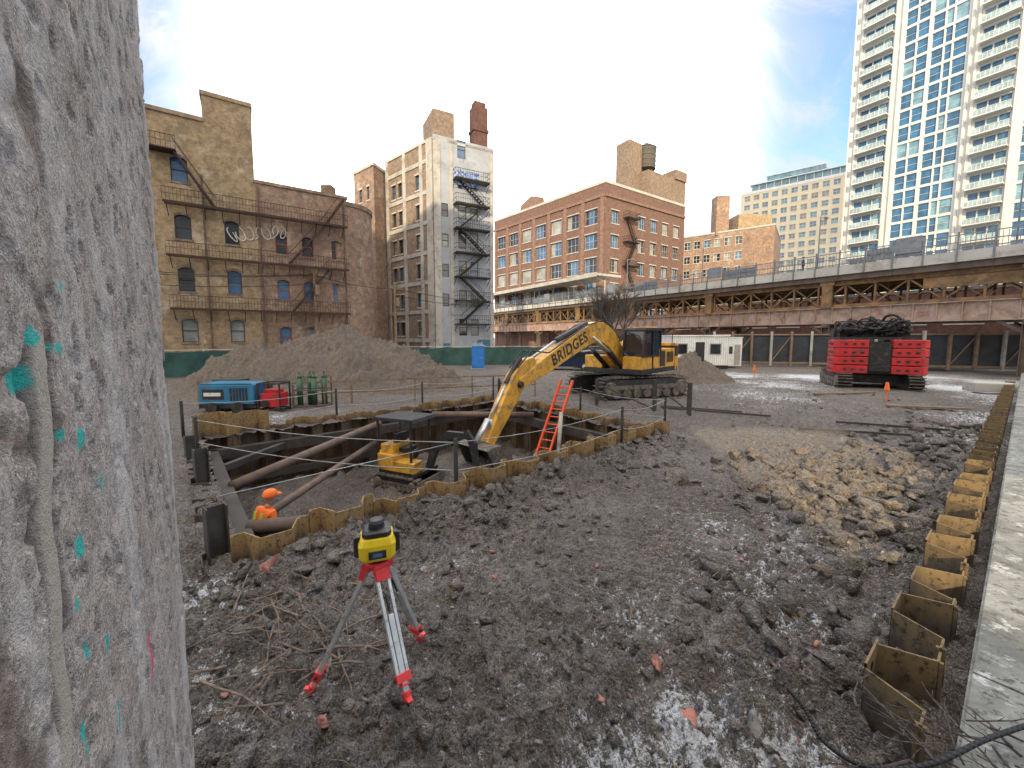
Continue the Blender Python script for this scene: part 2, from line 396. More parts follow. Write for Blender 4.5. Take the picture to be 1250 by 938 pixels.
def scatter(n,fn,smin,smax,pw=3,notrack=False):
    P=[];Z=[]
    while len(P)<n:
        p=fn()
        if inpit(*p) or rightof(*p)>-.15 or p[1]<1.9: continue
        if notrack and abs(p[0]-(1.6+.42*(p[1]-3)))<1.6 and p[1]>4 and random.random()<.8: continue
        P.append(p); Z.append(smin+(smax-smin)*random.random()**pw)
    return P,Z
def u(a,b): return random.uniform(a,b)
rocks('soil_clods',*scatter(2000,lambda:(u(-4,3.8),u(2,6.5)),.012,.095,3.5,True),m_clod,.8,.5,True)
rocks('soil_clods.001',*scatter(1000,lambda:(lambda a,b:pit(a,b))(u(-.5,10.5),-abs(random.gauss(.65,.5))),.02,.14,2.8),m_clod,.8,.5,True)
rocks('soil_clods.002',*scatter(1000,lambda:(u(-2,20),u(6,22)),.015,.10,4,True),m_clod,.75,.5,True)
def spr():
    t=u(.3,17);c=-abs(random.gauss(.8,.8))-.15
    p=SP0+SPd*t+Vector((SPd.y,-SPd.x))*c; return p.x,p.y
rocks('rubble',*scatter(800,spr,.03,.20,2.2),m_clod,.75,.5,True,sink=.15)
rocks('rubble.001',*scatter(480,lambda:(random.gauss(6.7,1.2),random.gauss(7.0,1.2)),.03,.22,2.2),m_tanrock,.75,.5,sink=.15)
rocks('stone_fragments',*scatter(170,lambda:(u(-3.5,5),u(2.2,8)),.012,.045),m_stone,.6,.4,True)
rocks('brick_fragments',*scatter(60,lambda:(u(-3.3,4.5),u(2.3,7)),.02,.06),m_bfrag,.65,.3,True,sink=.3)
rocks('boulder',[(1.83,2.72)],[.155],m_stone,.85,.45,sink=.05)
rocks('brick_lump',[(1.42,2.95),(-2.95,4.55),(-1.42,2.72),(1.33,3.35),(2.6,4.9)],[.11,.14,.06,.07,.08],m_bfrag,.65,.6,sink=.25)

# ------------------------------------------------------------------ sheet piles
def sheet_wall(name,p,q,z0,z1,per=1.0,dep=.34,side=1,par=None,jit=.05,hole=False,zf=None,mat=None):
    par=par or empty(name); mb=MB()
    p=Vector(p);q=Vector(q);Lg=(q-p).length; M=frame((p.x,p.y,0),(q-p))
    th=.016; n=int(Lg/per)+1
    for i in range(n):
        zt=z1+random.uniform(-jit,jit)
        if zf: zt+=zf(i*per/Lg)
        prof=[(i*per+a*per,side*b) for a,b in [(0,0),(.16,0),(.30,dep),(.70,dep),(.84,0),(1,0)]]
        for k,((xa,ya),(xb,yb)) in enumerate(zip(prof[:-1],prof[1:])):
            if xa>=Lg: break
            zz=zt+(random.uniform(-jit,jit)*.5 if k in(2,) else 0)
            a=Vector((xa,ya,0));b=Vector((xb,yb,0));d=(b-a).normalized();nn=Vector((d.y,-d.x,0))*th
            w=(b-a).length
            if hole and k==2:
                hc=w/2; hz=zz-.13; r=.045; m=16
                for sgn in(0,1):
                    off=nn*(.5 if sgn else -.5)
                    ring=[a+d*(hc+r*math.cos(2*math.pi*j/m))+Vector((0,0,hz+r*math.sin(2*math.pi*j/m)))+off for j in range(m)]
                    sq=[]
                    for j in range(m):
                        t=2*math.pi*j/m;c,s_=math.cos(t),math.sin(t);k2=.09/max(abs(c),abs(s_))
                        sq.append(a+d*(hc+k2*c)+Vector((0,0,hz+k2*s_))+off)
                    mb.add(ring+sq,[(j,(j+1)%m,m+(j+1)%m,m+j) for j in range(m)],M)
                    def rect(u0,u1,v0,v1): mb.quad(a+d*u0+Vector((0,0,v0))+off,a+d*u1+Vector((0,0,v0))+off,a+d*u1+Vector((0,0,v1))+off,a+d*u0+Vector((0,0,v1))+off,M)
                    rect(0,hc-.09,z0,zz);rect(hc+.09,w,z0,zz);rect(hc-.09,hc+.09,z0,hz-.09);rect(hc-.09,hc+.09,hz+.09,zz)
                mb.quad(a-nn/2+Vector((0,0,zz)),b-nn/2+Vector((0,0,zz)),b+nn/2+Vector((0,0,zz)),a+nn/2+Vector((0,0,zz)),M)
                continue
            vs=[a-nn/2,b-nn/2,b+nn/2,a+nn/2]
            vs=[(v.x,v.y,z0) for v in vs]+[(v.x,v.y,zz) for v in vs]
            mb.add(vs,[(4,5,6,7),(0,1,5,4),(1,2,6,5),(2,3,7,6),(3,0,4,7)],M)
            if k in(0,4) : mb.box(min(xa,xb)+.0,min(xa,xb)+.03,ya-.03,ya+.03,z0,zt-.01,M)
    mb.build('interlocking_piles',mat or m_sheet,par)
    return par
c00,c10,c11,c01=pit(0,0),pit(PL,0),pit(PL,PW),pit(0,PW)
sp=empty('sheet_pile_shoring')
sheet_wall('s',c00,c10,-2.3,.42,.95,.3,1,sp,.07)
sheet_wall('s',c10,c11,-2.3,.25,.95,.3,1,sp,.07)
sheet_wall('s',c11,pit(1.8,PW),-2.3,.25,.95,.3,1,sp,.07)
sheet_wall('s',pit(1.8,PW),c01,-2.3,.75,.95,.3,1,sp)
sheet_wall('s',c01,c00,-2.3,.10,.95,.3,1,sp,mat=m_sheet2)
q=SP0+SPd*33
sheet_wall('sheet_pile_row',(SP0.x-.05,SP0.y-.04),(q.x,q.y),-1,.43,1.02,.34,-1,None,.09,True,mat=m_sheet2)
st=empty('excavation_bracing'); mb=MB()
def P3(a,b,z): x,y=pit(a,b); return (x,y,z)
z=-.4
mb.bar(P3(.25,.3,z),P3(PL-.3,.3,z),.25,.3); mb.bar(P3(.25,PW-.3,z),P3(PL-.3,PW-.3,z),.25,.3)
mb.bar(P3(.3,.2,z),P3(.3,PW-.3,z),.25,.3); mb.bar(P3(PL-.35,.3,z),P3(PL-.35,PW-.3,z),.25,.3)
mb.bar(P3(.35,.2,-1.2),P3(.35,PW-.3,-1.2),.2,.25);mb.bar(P3(.25,PW-.35,-1.25),P3(5,PW-.35,-1.25),.2,.2)
for a_,b_,h_ in((-.12,.3,.75),(-.1,4.1,.7),(-.2,6.4,.55)):
    mb.hbeam(P3(a_,b_,-2),P3(a_,b_,h_),.22,rad(49))
mb.bar(P3(.3,6.2,-.4),P3(2.2,PW-.3,-.4),.15,.18);mb.bar(P3(PL-.4,2.2,-.4),P3(PL-2.2,.3,-.4),.15,.18)
mb.build('wale_beams',m_steel,st)
mb=MB()
mb.cyl(P3(.4,4.2,-.25),P3(5.2,PW-.4,-.15),.11,.11,14); mb.cyl(P3(.4,1.8,-.3),P3(2.9,.3,-.25),.13,.13,14)
mb.cyl(P3(.4,2.5,-.6),P3(5.0,PW-.5,-.8),.09,.09,14)
mb.cyl(P3(7.4,PW-.4,-.1),P3(PL-.4,5,-.1),.12,.12,14)
mb.build('pipe_struts',m_rust,st,True)
gr=empty('safety_cable_railing'); mb=MB(); mc=MB()
posts=[(-.3,PW+.5),(-.1,5.5),(3.4,-.15),(8.6,-.25),(PL+.2,-.2),(PL+.3,3.2),(PL+.3,PW+.3),(7.4,PW+.4),(4,PW+.5)]
tops={}
for a,b in posts:
    x,y=pit(a,b); mb.cyl((x,y,-.4),(x,y,1.15),.04,.04,8); tops[(a,b)]=(x,y)
for i in range(len(posts)):
    p=tops[posts[i]];q=tops[posts[(i+1)%len(posts)]]
    if i==0 : continue
    for z in(.55,1.08):
        pts=[(p[0]+(q[0]-p[0])*t/8,p[1]+(q[1]-p[1])*t/8,z-.12*math.sin(math.pi*t/8)) for t in range(9)]
        mc.path(pts,.009,5)
x,y=pit(-.1,.2);
mc.path([(x,y,.9),tops[posts[2]]+(1.08,)],.009,5)
mb.build('posts',m_rubber,gr,True); mc.build('cables',m_rope,gr,True)
fr=empty('temporary_railing'); mb=MB()
pp=[(-13.5,16.8),(-10.3,16.3),(-7.2,17.5),(-4.6,18.5),(-2,19.6),(1.2,20.3)]
for i,(x,y) in enumerate(pp):
    mb.bar((x,y,-.1),(x,y,1.1),.07,.07)
    if i: 
        for z in(.55,1.05): mb.bar((pp[i-1][0],pp[i-1][1],z),(x,y,z),.035,.06)
mb.build('posts_and_rails',m_wood,fr)
ps=empty('steel_post_frame'); mb=MB()
for x,y,h in[(3.7,17.0,1.2),(5.75,15.7,1.3),(6.7,14.7,1.3),(-.6,18.2,1.1),(.2,17.6,1.1)]:
    mb.bar((x,y,-.2),(x,y,h),.13,.13)
mb.bar((3.7,17.0,1.0),(5.75,15.7,.1),.05,.05);mb.bar((-.6,18.2,1),(.2,17.6,.1),.05,.05)
mb.bar((5.75,15.7,1.1),(6.7,14.7,.2),.05,.05)
mb.build('posts',m_steel,ps)
ld=empty('extension_ladder'); mb=MB()
b0=Vector((.85,13.3,-1.7)); t0=Vector((2.1,15.0,1.35))
sd=Vector((.85,-.5,0)).normalized()*.24
for s in(-1,1): mb.bar(b0+sd*s,t0+sd*s,.07,.10)
for i in range(1,12):
    c=b0.lerp(t0,i/12); mb.cyl(c-sd,c+sd,.024,.024,8)
mb.build('rails_and_rungs',m_ladder,ld)
o=empty('drain_pipe');mb=MB();mb.cyl((1.55,13.2,-1.7),(1.75,13.8,.35),.07,.07,12);mb.build('pipe',m_conc,o,True)

mb=MB(); M=frame((SP0.x,SP0.y,0),SPd)
mb.box(-3,45,.16,3.2,-.5,.30,M)
for i in range(12): mb.box(-3+i*4,-3+i*4+3.97,.18,3.18,.304,.33,M)
def M_ledge():
    m,nt,b=newmat('ledge_concrete'); tc=N(nt,'ShaderNodeTexCoord').outputs['Object']
    c=mix(nt,ramp(nt,noise(nt,tc,1.2,5,.7,.4),.38,.62),(.15,.15,.135),(.31,.31,.28))
    c=mix(nt,ramp(nt,noise(nt,tc,4,5,.8),.56,.68),c,(.52,.53,.50))
    c=mix(nt,ramp(nt,noise(nt,tc,9,5,.8),.53,.61),c,(.09,.085,.07))
    L(nt,c,b.inputs['Base Color']); b.inputs['Roughness'].default_value=.85; bump(nt,b,noise(nt,tc,18,3,.7),.5,.02); return m
mb.build('concrete_ledge',M_ledge())
cb=empty('electrical_cable'); mb=MB()
pts=[(1.93,2.55,.55),(1.98,2.45,.50),(2.0,2.3,.42),(2.15,2.15,.42),(2.45,2.1,.5),(2.9,2.2,.55),(3.4,2.35,.5)]
def smooth_path(pts,k=6):
    out=[]
    for i in range(len(pts)-1):
        p0=Vector(pts[max(i-1,0)]);p1=Vector(pts[i]);p2=Vector(pts[i+1]);p3=Vector(pts[min(i+2,len(pts)-1)])
        for j in range(k):
            t=j/k; out.append(.5*((2*p1)+(p2-p0)*t+(2*p0-5*p1+4*p2-p3)*t*t+(3*p1-p0-3*p2+p3)*t**3))
    out.append(Vector(pts[-1])); return out
mb.path(smooth_path(pts,10),.014,8)
pts=[(2.3,2.0,.5),(2.6,1.95,.45),(3.0,2.05,.52),(3.3,2.3,.48)]
mb.path(smooth_path(pts,10),.016,8)
mb.build('cable',m_wire,cb,True)
def twigs(name,n,fn,r,mat,ln=(.2,.7),z=0.05):
    mb=MB()
    for i in range(n):
        x,y,zz=fn(); p=Vector((x,y,zz)); a=u(0,6.28); l=u(*ln); d=Vector((math.cos(a),math.sin(a),u(-.15,.3)))
        pts=[p]; rr=r*u(.5,1.2)
        for k in range(6):
            d=(d+Vector((u(-.35,.35),u(-.35,.35),u(-.22,.2)))).normalized(); q=pts[-1]+d*l/6
            gz=float(gh(np.array(q.x),np.array(q.y)))+.015
            if q.z<gz and zz<.3: q.z=gz
            pts.append(q)
        for k in range(6): mb.cyl(pts[k],pts[k+1],rr*(1-k/7),rr*(1-(k+1)/7),6)
        for k in(2,4):
            e=(pts[k]-pts[k-1]).normalized()+Vector((u(-.8,.8),u(-.8,.8),u(0,.5))); mb.cyl(pts[k],pts[k]+e*l*.18,rr*.5,rr*.2,5)
    return mb.build(name,mat,None,True)
twigs('dead_vine',44,lambda:(u(2.35,3.2),u(1.9,2.5),u(.35,.48)),.009,m_bark,(.25,.6))
twigs('dry_branches',44,lambda:(u(-2.9,-1.2),u(2.9,4.4),u(.08,.2)),.013,m_twig,(.3,1.2))
twigs('dry_branches.001',30,lambda:(u(-2.5,4),u(2.3,6),.08),.006,m_twig,(.1,.5))

# ------------------------------------------------------------------ left foreground wall
wd=Vector((-.588,.809)); w0=Vector((-.36,0)); wn=Vector((.809,.588))
sv=np.arange(.15,2.845,.0085); zv=np.arange(-.3,5.4,.0095)
SS,ZZ=np.meshgrid(sv,zv)
rel=.010*(fbm(SS*2.2,ZZ*1.5,4,1)-.5)*2+.008*(fbm(SS*13,ZZ*13,4,4)-.5)*2
lf=1-sst(1.0,1.22,SS+.16*fbm(ZZ*3,SS,2,2)-.10*(ZZ-3))
sd1,sv1=worley(SS*4.6+.3*fbm(SS*6,ZZ*6,2,3),ZZ*3.4,3)
rel=rel+lf*(.012*(sv1-.5)+.016*np.clip(.5-sd1,-.2,.1)+.008*(fbm(SS*14,ZZ*12,3,6)-.5))
pitm=sst(.60,.68,fbm(SS*16,ZZ*13,4,8)); rel=rel-.010*pitm
joint=sst(.50,.64,sd1)*lf
scx=.925-.11*(2.95-ZZ)+.012*np.sin(ZZ*9)+.01*np.sin(ZZ*23)
cr=sst(.046,.030,np.abs(SS-scx))*sst(3.04,2.94,ZZ)
rim=np.clip(sst(.062,.046,np.abs(SS-scx))*sst(3.05,2.94,ZZ)-cr,0,1)
rel=rel*(1-cr)+cr*.004-.012*rim
streak=np.clip(fbm(SS*9+ZZ*.9,ZZ*.8,4,7)*2-1.0,0,1)*1.5
WX=w0.x+wd.x*SS+wn.x*rel; WY=w0.y+wd.y*SS+wn.y*rel
edge=sst(2.80,2.845,SS); WX=WX-wn.x*edge*.03; WY=WY-wn.y*edge*.03
def blob(s,z,rs,rz): return np.exp(-(((SS-s)/rs)**2+((ZZ-z)/rz)**2))
teal=np.zeros_like(SS)
for s,z,a,b in[(.87,2.93,.03,.04),(.92,3.0,.035,.025),(1.10,3.11,.025,.02),(1.18,2.97,.02,.03),(1.02,2.98,.05,.018),(1.13,2.76,.03,.03),(.98,2.8,.035,.02),(.80,2.02,.05,.11),(.79,1.88,.06,.2),(1.05,2.53,.03,.03),(1.0,2.42,.02,.02),(1.2,2.2,.012,.06),(1.03,2.3,.02,.03),(.98,2.1,.015,.07),(1.3,2.6,.012,.03),(1.25,1.95,.010,.06)]:
    teal=np.maximum(teal,blob(s,z,a,b))
teal=teal*(.05+1.75*fbm(SS*26,ZZ*30,4,3))
pink=blob(1.72,1.79,.022,.11)*(.7+1.0*fbm(SS*40,ZZ*9,3,5))
idx=np.arange(SS.size).reshape(SS.shape)
F=np.stack([idx[:-1,:-1],idx[:-1,1:],idx[1:,1:],idx[1:,:-1]],-1).reshape(-1,4)
def M_wall():
    m,nt,b=newmat('old_foundation_wall'); tc=N(nt,'ShaderNodeTexCoord').outputs['Object']
    def at(n): a=N(nt,'ShaderNodeAttribute'); a.attribute_name=n; return a.outputs['Fac']
    n1=noise(nt,tc,3,6,.7,.4);n2=noise(nt,tc,30,5,.78);n3=noise(nt,tc,130,3,.75)
    c=mix(nt,ramp(nt,n1,.38,.62),(.40,.335,.28),(.62,.555,.49))
    c=mix(nt,ramp(nt,noise(nt,tc,7,6,.75),.5,.66),c,(.64,.53,.46))
    c=mix(nt,ramp(nt,n2,.46,.54),mix(nt,.45,c,(.17,.135,.11)),c)
    c=mix(nt,ramp(nt,noise(nt,tc,12,5,.8),.56,.66),c,(.27,.215,.175))
    c=mix(nt,ramp(nt,n3,.56,.66),c,(.76,.71,.65))
    c=mix(nt,ramp(nt,n3,.43,.36),c,(.17,.14,.12))
    c=mix(nt,at('streak'),c,(.80,.75,.70))
    c=mix(nt,at('joint'),c,mix(nt,ramp(nt,n2,.4,.6),(.14,.10,.08),(.32,.25,.19)))
    c=mix(nt,at('smear'),c,mix(nt,ramp(nt,n1,.3,.7),(.42,.365,.29),(.60,.54,.45)))
    c=mix(nt,at('rim'),c,(.10,.08,.065))
    c=mix(nt,ramp(nt,at('teal'),.40,.60),c,(.05,.52,.44))
    c=mix(nt,ramp(nt,at('pink'),.34,.55),c,(.90,.08,.28))
    L(nt,c,b.inputs['Base Color']); b.inputs['Roughness'].default_value=.9
    bump(nt,b,mt2(nt,'ADD',mt2(nt,'MULTIPLY',n3,.5),n2),1.0,.018); return m
m_wall=M_wall()
wl=empty('foundation_wall')
npmesh('rough_face',np.stack([WX.ravel(),WY.ravel(),ZZ.ravel()],-1),F,m_wall,wl,attr={'teal':teal,'pink':pink,'smear':cr,'streak':streak*.6,'joint':joint*.85,'rim':rim*.8})
mb=MB(); M=Matrix(((wd.x,-wn.x,0,w0.x),(wd.y,-wn.y,0,w0.y),(0,0,1,0),(0,0,0,1)))
mb.box(.15,2.83,.05,.6,-.3,5.4,M); mb.build('wall_core',m_conc,wl)

# ------------------------------------------------------------------ tripod laser level
tp=empty('laser_level_tripod')
feet=[Vector((-1.70,3.05,.02)),Vector((-.85,3.45,.02)),Vector((-.741,2.594,.02))]
ap=Vector((-1.085,3.03,1.17)); mg=MB();mr=MB();mk=MB();my=MB()
for f in feet:
    f.z=float(gh(np.array(f.x),np.array(f.y)))+.01
    d=(f-Vector((ap.x,ap.y,f.z))).normalized(); top=ap+d*.075
    ax=(f-top); side=Vector((-d.y,d.x,0))
    for s in(-1,1):
        mg.bar(top+side*.042*s-Vector((0,0,.02)),top+ax*.80+side*.036*s,.024,.034)
    mg.bar(top+ax*.36,top+ax*.95,.040,.032)
    mr.bar(top+side*.06,top-side*.06,.065,.07); mr.bar(top+Vector((0,0,.03)),top+ax*.09,.11,.05)
    mr.bar(top+ax*.79,top+ax*.85,.11,.06); mr.bar(top+ax*.865,top+ax*.88,.06,.06)
    mk.cyl(top+ax*.82-side*.07,top+ax*.82+side*.07,.014,.014,8)
    mr.cyl(top+ax*.92,top+ax*.985,.036,.028,10); mk.cyl(top+ax*.985,f-Vector((0,0,.03)),.016,.004,8)
    mr.bar(top+ax*.945,top+ax*.945+d*.07,.04,.012)
    mk.bar(top+ax*.2,top+ax*.34,.014,.038)
mr.cyl(ap+Vector((0,0,.0)),ap+Vector((0,0,.035)),.085,.10,20); mr.cyl(ap+Vector((0,0,.035)),ap+Vector((0,0,.055)),.105,.10,20)
mk.cyl(ap-Vector((0,0,.12)),ap,.018,.018,10)
c=ap+Vector((0,0,.055))
mk.cyl(c,c+Vector((0,0,.03)),.075,.085,18)
z0=c.z+.03
ang=rad(20); Mi=Matrix.Translation((c.x,c.y,z0))@Matrix.Rotation(ang,4,'Z')
def ro(w,dp,z,ch=.03): return [(-w+ch,-dp,z),(w-ch,-dp,z),(w,-dp+ch,z),(w,dp-ch,z),(w-ch,dp,z),(-w+ch,dp,z),(-w,dp-ch,z),(-w,-dp+ch,z)]
def loft(mb,rings,M):
    vs=[v for r in rings for v in r];n=len(rings[0]);fs=[]
    for k in range(len(rings)-1): fs+=[(k*n+i,k*n+(i+1)%n,(k+1)*n+(i+1)%n,(k+1)*n+i) for i in range(n)]
    fs+=[tuple(range(n-1,-1,-1)),tuple(range((len(rings)-1)*n,len(rings)*n))]
    mb.add(vs,fs,M)
loft(my,[ro(.12,.11,.0),ro(.135,.12,.03),ro(.14,.125,.13),ro(.12,.11,.185)],Mi)
for s in(-1,1):
    mk.cyl((s*.155,0,.02),(s*.155,0,.17),.022,.022,10,Mi); mk.bar((s*.12,0,.165),(s*.16,0,.165),.05,.03,Mi); mk.bar((s*.12,0,.03),(s*.16,0,.03),.05,.03,Mi)
loft(mk,[ro(.095,.095,.18),ro(.11,.105,.20),ro(.11,.105,.225),ro(.09,.085,.235)],Mi)
mk.cyl((0,0,.235),(0,0,.262),.062,.062,18,Mi); mk.cyl((0,0,.275),(0,0,.30),.062,.05,18,Mi)
mg2=MB(); mg2.cyl((0,0,.262),(0,0,.275),.045,.045,16,Mi)
mk.box(-.065,.065,-.135,-.12,.035,.095,Mi); mg2.box(-.035,.035,-.138,-.134,.05,.08,Mi)
mg.build('legs',m_alu,tp,bevel=.003); mr.build('red_fittings',m_redl,tp,bevel=.004); mk.build('black_housing',m_black,tp,bevel=.003)
my.build('laser_body',M_plain('laser_yellow',(.85,.62,.02),.4,0,.1,8,.02),tp,bevel=.008); mg2.build('lens',G_blue,tp)

# ------------------------------------------------------------------ large excavator
def tracks(mt,mbk,M,Lt,gauge,w,h,groups=14):
    for s in(-1,1):
        y=s*gauge/2
        r=h/2; pts=[]
        for i in range(9): a=math.pi/2+math.pi*i/8; pts.append((-Lt/2+r+r*math.cos(a),r+r*math.sin(a)))
        for i in range(9): a=-math.pi/2+math.pi*i/8; pts.append((Lt/2-r+r*math.cos(a),r+r*math.sin(a)))
        mbk.exsz([((x)*.96,(z-r)*.86+r) for x,z in pts],y-w/2+.05,y+w/2-.05,M)
        segs=[];n=len(pts)
        for i in range(n):
            a=Vector((pts[i][0],pts[i][1]));b=Vector((pts[(i+1)%n][0],pts[(i+1)%n][1]));segs.append((a,b,(b-a).length))
        T=sum(q[2] for q in segs);num=int(T/.19)
        for k in range(num):
            t=k*T/num
            for a,b,l in segs:
                if t<=l: break
                t-=l
            p=a.lerp(b,t/l);d=(b-a).normalized();nn=Vector((d.y,-d.x))
            mt.bar((p.x+nn.x*.02,y-w/2,p.y+nn.y*.02),(p.x+nn.x*.02,y+w/2,p.y+nn.y*.02),.15,.04,M)
            mt.bar((p.x+nn.x*.05,y-w/2,p.y+nn.y*.05),(p.x+nn.x*.05,y+w/2,p.y+nn.y*.05),.03,.03,M)
        for i in range(7):
            x=-Lt/2+r*1.6+i*(Lt-3.2*r)/6; mt.cyl((x,y+s*(w/2-.05),r*.55),(x,y+s*(w/2+.0),r*.55),r*.42,r*.42,12,M)
        for x in(-Lt/2+r,Lt/2-r): mt.cyl((x,y+s*(w/2-.05),r),(x,y+s*(w/2+.02),r),r*.72,r*.6,14,M)
        mt.box(-Lt/2+r*1.5,Lt/2-r*1.5,y+s*(w/2-.02)-.02,y+s*(w/2)+.01,r*.95,r*1.35,M)
    mbk.box(-Lt*.22,Lt*.22,-gauge/2,gauge/2,h*.35,h*.85,M)
def cabin(mframe,mglass,mbody,x0,x1,y0,y1,z0,z1,M,lean=.15):
    zt=z1-.08
    mbody.box(x0,x1,y0,y1,z0,z0+.35*(z1-z0)*.9,M)
    zg=z0+.35*(z1-z0)*.9
    w=.08
    for (x,y) in [(x0,y0),(x1,y0),(x1,y1),(x0,y1)]:
        mframe.bar((x,y,zg),(x-(lean if x==x1 else 0),y,zt),w,w,M)
    mframe.bar(((x0+x1)/2-.1,y1,z0),((x0+x1)/2-.1,y1,zt),w,w,M);mframe.bar(((x0+x1)/2-.1,y0,zg),((x0+x1)/2-.1,y0,zt),w,w,M)
    mframe.exsz([(x0-.05,zt-.02),(x1-lean+.1,zt-.02),(x1-lean+.05,z1),(x0,z1+.03)],y0-.05,y1+.05,M)
    e=.02
    mglass.exsz([(x0+e,zg),(x1-e,zg),(x1-lean-e,zt),(x0+e,zt)],y0+e,y1-e,M)
    mframe.bar((x0,y1+.01,zg),(x1,y1+.01,zg),.05,.06,M)
ex=empty('excavator'); my=MB();mk=MB();mt=MB();mgl=MB();ms=MB()
C=Vector((6.0,20.6)); dd=Vector((-.683,-.731)); lf=Vector((.731,-.683))
def bodyM(C,d,sc,z=0):
    l=Vector((-d[1],d[0])); return Matrix(((d[0]*sc,l[0]*sc,0,C[0]),(d[1]*sc,l[1]*sc,0,C[1]),(0,0,sc,z),(0,0,0,1)))
Mt=bodyM(C,Vector((.94,.34)).normalized(),1.12,.02)
tracks(mt,mk,Mt,4.6,2.5,.62,.92)
Mu=bodyM(C,dd,1.12,.02)
mk.cyl((0,0,.75),(0,0,1.12),.75,.75,24,Mu)
mk.box(-2.5,1.45,-1.42,1.42,1.08,1.28,Mu)
my.box(-2.2,-.4,-1.40,1.40,1.28,2.15,Mu); my.exsz([(-2.2,2.15),(-.4,2.15),(-.5,2.42),(-2.1,2.5)],-1.25,.45,Mu)
my.box(-.4,1.35,-1.4,-.5,1.28,1.85,Mu); mk.box(-.3,.6,-1.3,-.6,1.85,1.95,Mu)
cw=[(-2.2,1.44),(-2.7,1.38),(-3.05,1.0),(-3.15,.4),(-3.15,-.4),(-3.05,-1.0),(-2.7,-1.38),(-2.2,-1.44)]
my.prism(cw,1.1,1.75,Mu); mk.prism([(a*.995,b*.99) for a,b in cw],1.75,2.25,Mu); my.prism([(a*.98,b*.97) for a,b in cw],2.25,2.4,Mu)
for i in range(5): mk.box(-1.95+i*.16,-1.87+i*.16,1.40,1.425,1.5,2.0,Mu)
mk.box(-1.0,-.45,1.40,1.425,1.35,2.05,Mu)
mk.cyl((-1.4,-.6,2.45),(-1.4,-.6,3.0),.07,.07,10,Mu); mk.cyl((-1.0,-.9,2.1),(-1.0,-.9,2.75),.13,.13,12,Mu)
cabin(mk,mgl,my,-.45,1.35,.5,1.4,1.28,3.05,Mu,.2)
my.box(-.3,.6,.6,1.3,3.05,3.12,Mu)
for a,b in[((-2.1,1.3),(-.5,1.3)),((-2.1,-1.3),(-.5,-1.3)),((-2.1,-1.3),(-2.1,1.3))]:
    mk.path([(a[0],a[1],2.4),(a[0],a[1],2.85),(b[0],b[1],2.85),(b[0],b[1],2.4)],.02,6,Mu)
mk.path([(1.4,1.5,2.2),(1.55,1.7,2.3),(1.55,1.7,2.7)],.015,6,Mu); mk.box(1.5,1.56,1.62,1.8,2.45,2.8,Mu)
mgl.build('cab_glass',G_dark,ex)
Mb=bodyM(C,dd,1,0)
def beam(mb,ctr,hh,w,M):
    up=[];dn=[]
    for i,(p,h) in enumerate(zip(ctr,hh)):
        a=Vector(ctr[max(i-1,0)]);b=Vector(ctr[min(i+1,len(ctr)-1)]);d=(b-a).normalized();n=Vector((-d.y,d.x))
        up.append((p[0]+n.x*h,p[1]+n.y*h));dn.append((p[0]-n.x*h,p[1]-n.y*h))
    for i in range(len(ctr)-1):
        q=[up[i],up[i+1],dn[i+1],dn[i]]
        vs=[(x,-w/2,z) for x,z in q]+[(x,w/2,z) for x,z in q]
        fs=[(0,1,2,3),(7,6,5,4),(0,4,5,1),(2,6,7,3)]
        if i==0: fs.append((0,3,7,4))
        if i==len(ctr)-2: fs.append((1,5,6,2))
        mb.add(vs,fs,M)
bc=[(.6,1.75),(1.3,2.35),(2.1,2.95),(2.8,3.22),(3.5,3.25),(4.3,3.0),(5.6,2.5),(7.2,1.85),(8.6,1.30)]
beam(my,bc,[.28,.38,.45,.47,.46,.42,.37,.32,.2],.52,Mb)
sc_=[(7.7,2.15),(8.1,1.95),(8.6,1.42),(9.3,.45),(10.15,-.72)]
beam(my,sc_,[.13,.28,.38,.30,.17],.42,Mb)
for l in(-.42,.42):
    mk.cyl((1.0,l,1.35),(2.6,l,2.35),.12,.12,12,Mb); ms.cyl((2.5,l,2.3),(4.0,l,3.0),.06,.06,10,Mb)
mk.cyl((3.9,0,3.6),(6.2,0,2.85),.12,.12,12,Mb); ms.cyl((6.1,0,2.88),(7.75,0,2.2),.06,.06,10,Mb); my.bar((3.8,0,3.3),(3.95,0,3.65),.2,.12,Mb)
mk.cyl((8.35,0,2.25),(9.1,0,1.35),.1,.1,12,Mb); ms.cyl((9.1,0,1.35),(9.95,0,.15),.05,.05,10,Mb)
ms.bar((9.85,0,-.3),(9.98,0,.2),.3,.09,Mb); ms.bar((9.98,0,.2),(10.55,0,-.5),.2,.1,Mb)
for c_ in[(.6,1.75),(8.6,1.3),(10.15,-.72)]: mk.cyl((c_[0],-.33,c_[1]),(c_[0],.33,c_[1]),.12,.12,12,Mb)
mk.path([(2.0,.3,3.5),(3.2,.33,3.76),(4.4,.3,3.5),(7.0,.3,2.4),(8.0,.25,2.5),(8.7,.2,1.9)],.03,6,Mb)
mk.path([(2.0,-.3,3.5),(3.2,-.3,3.76),(4.4,-.3,3.5),(7.0,-.3,2.4),(8.0,-.25,2.5),(8.7,-.2,1.9)],.03,6,Mb)
bp=[]; 
for i in range(9):
    a=rad(100+i*24-40); bp.append((10.35+.78*math.cos(a),-1.2+.66*math.sin(a)))
mbk=MB(); W=1.5
for i in range(8):
    p,q=bp[i],bp[i+1]
    mbk.add([(p[0],-W/2,p[1]),(q[0],-W/2,q[1]),(q[0],W/2,q[1]),(p[0],W/2,p[1])],[(0,1,2,3)],Mb)
for s in(-1,1):
    mbk.exsz(bp,s*W/2-.03,s*W/2+.03,Mb)
e=bp[-1]
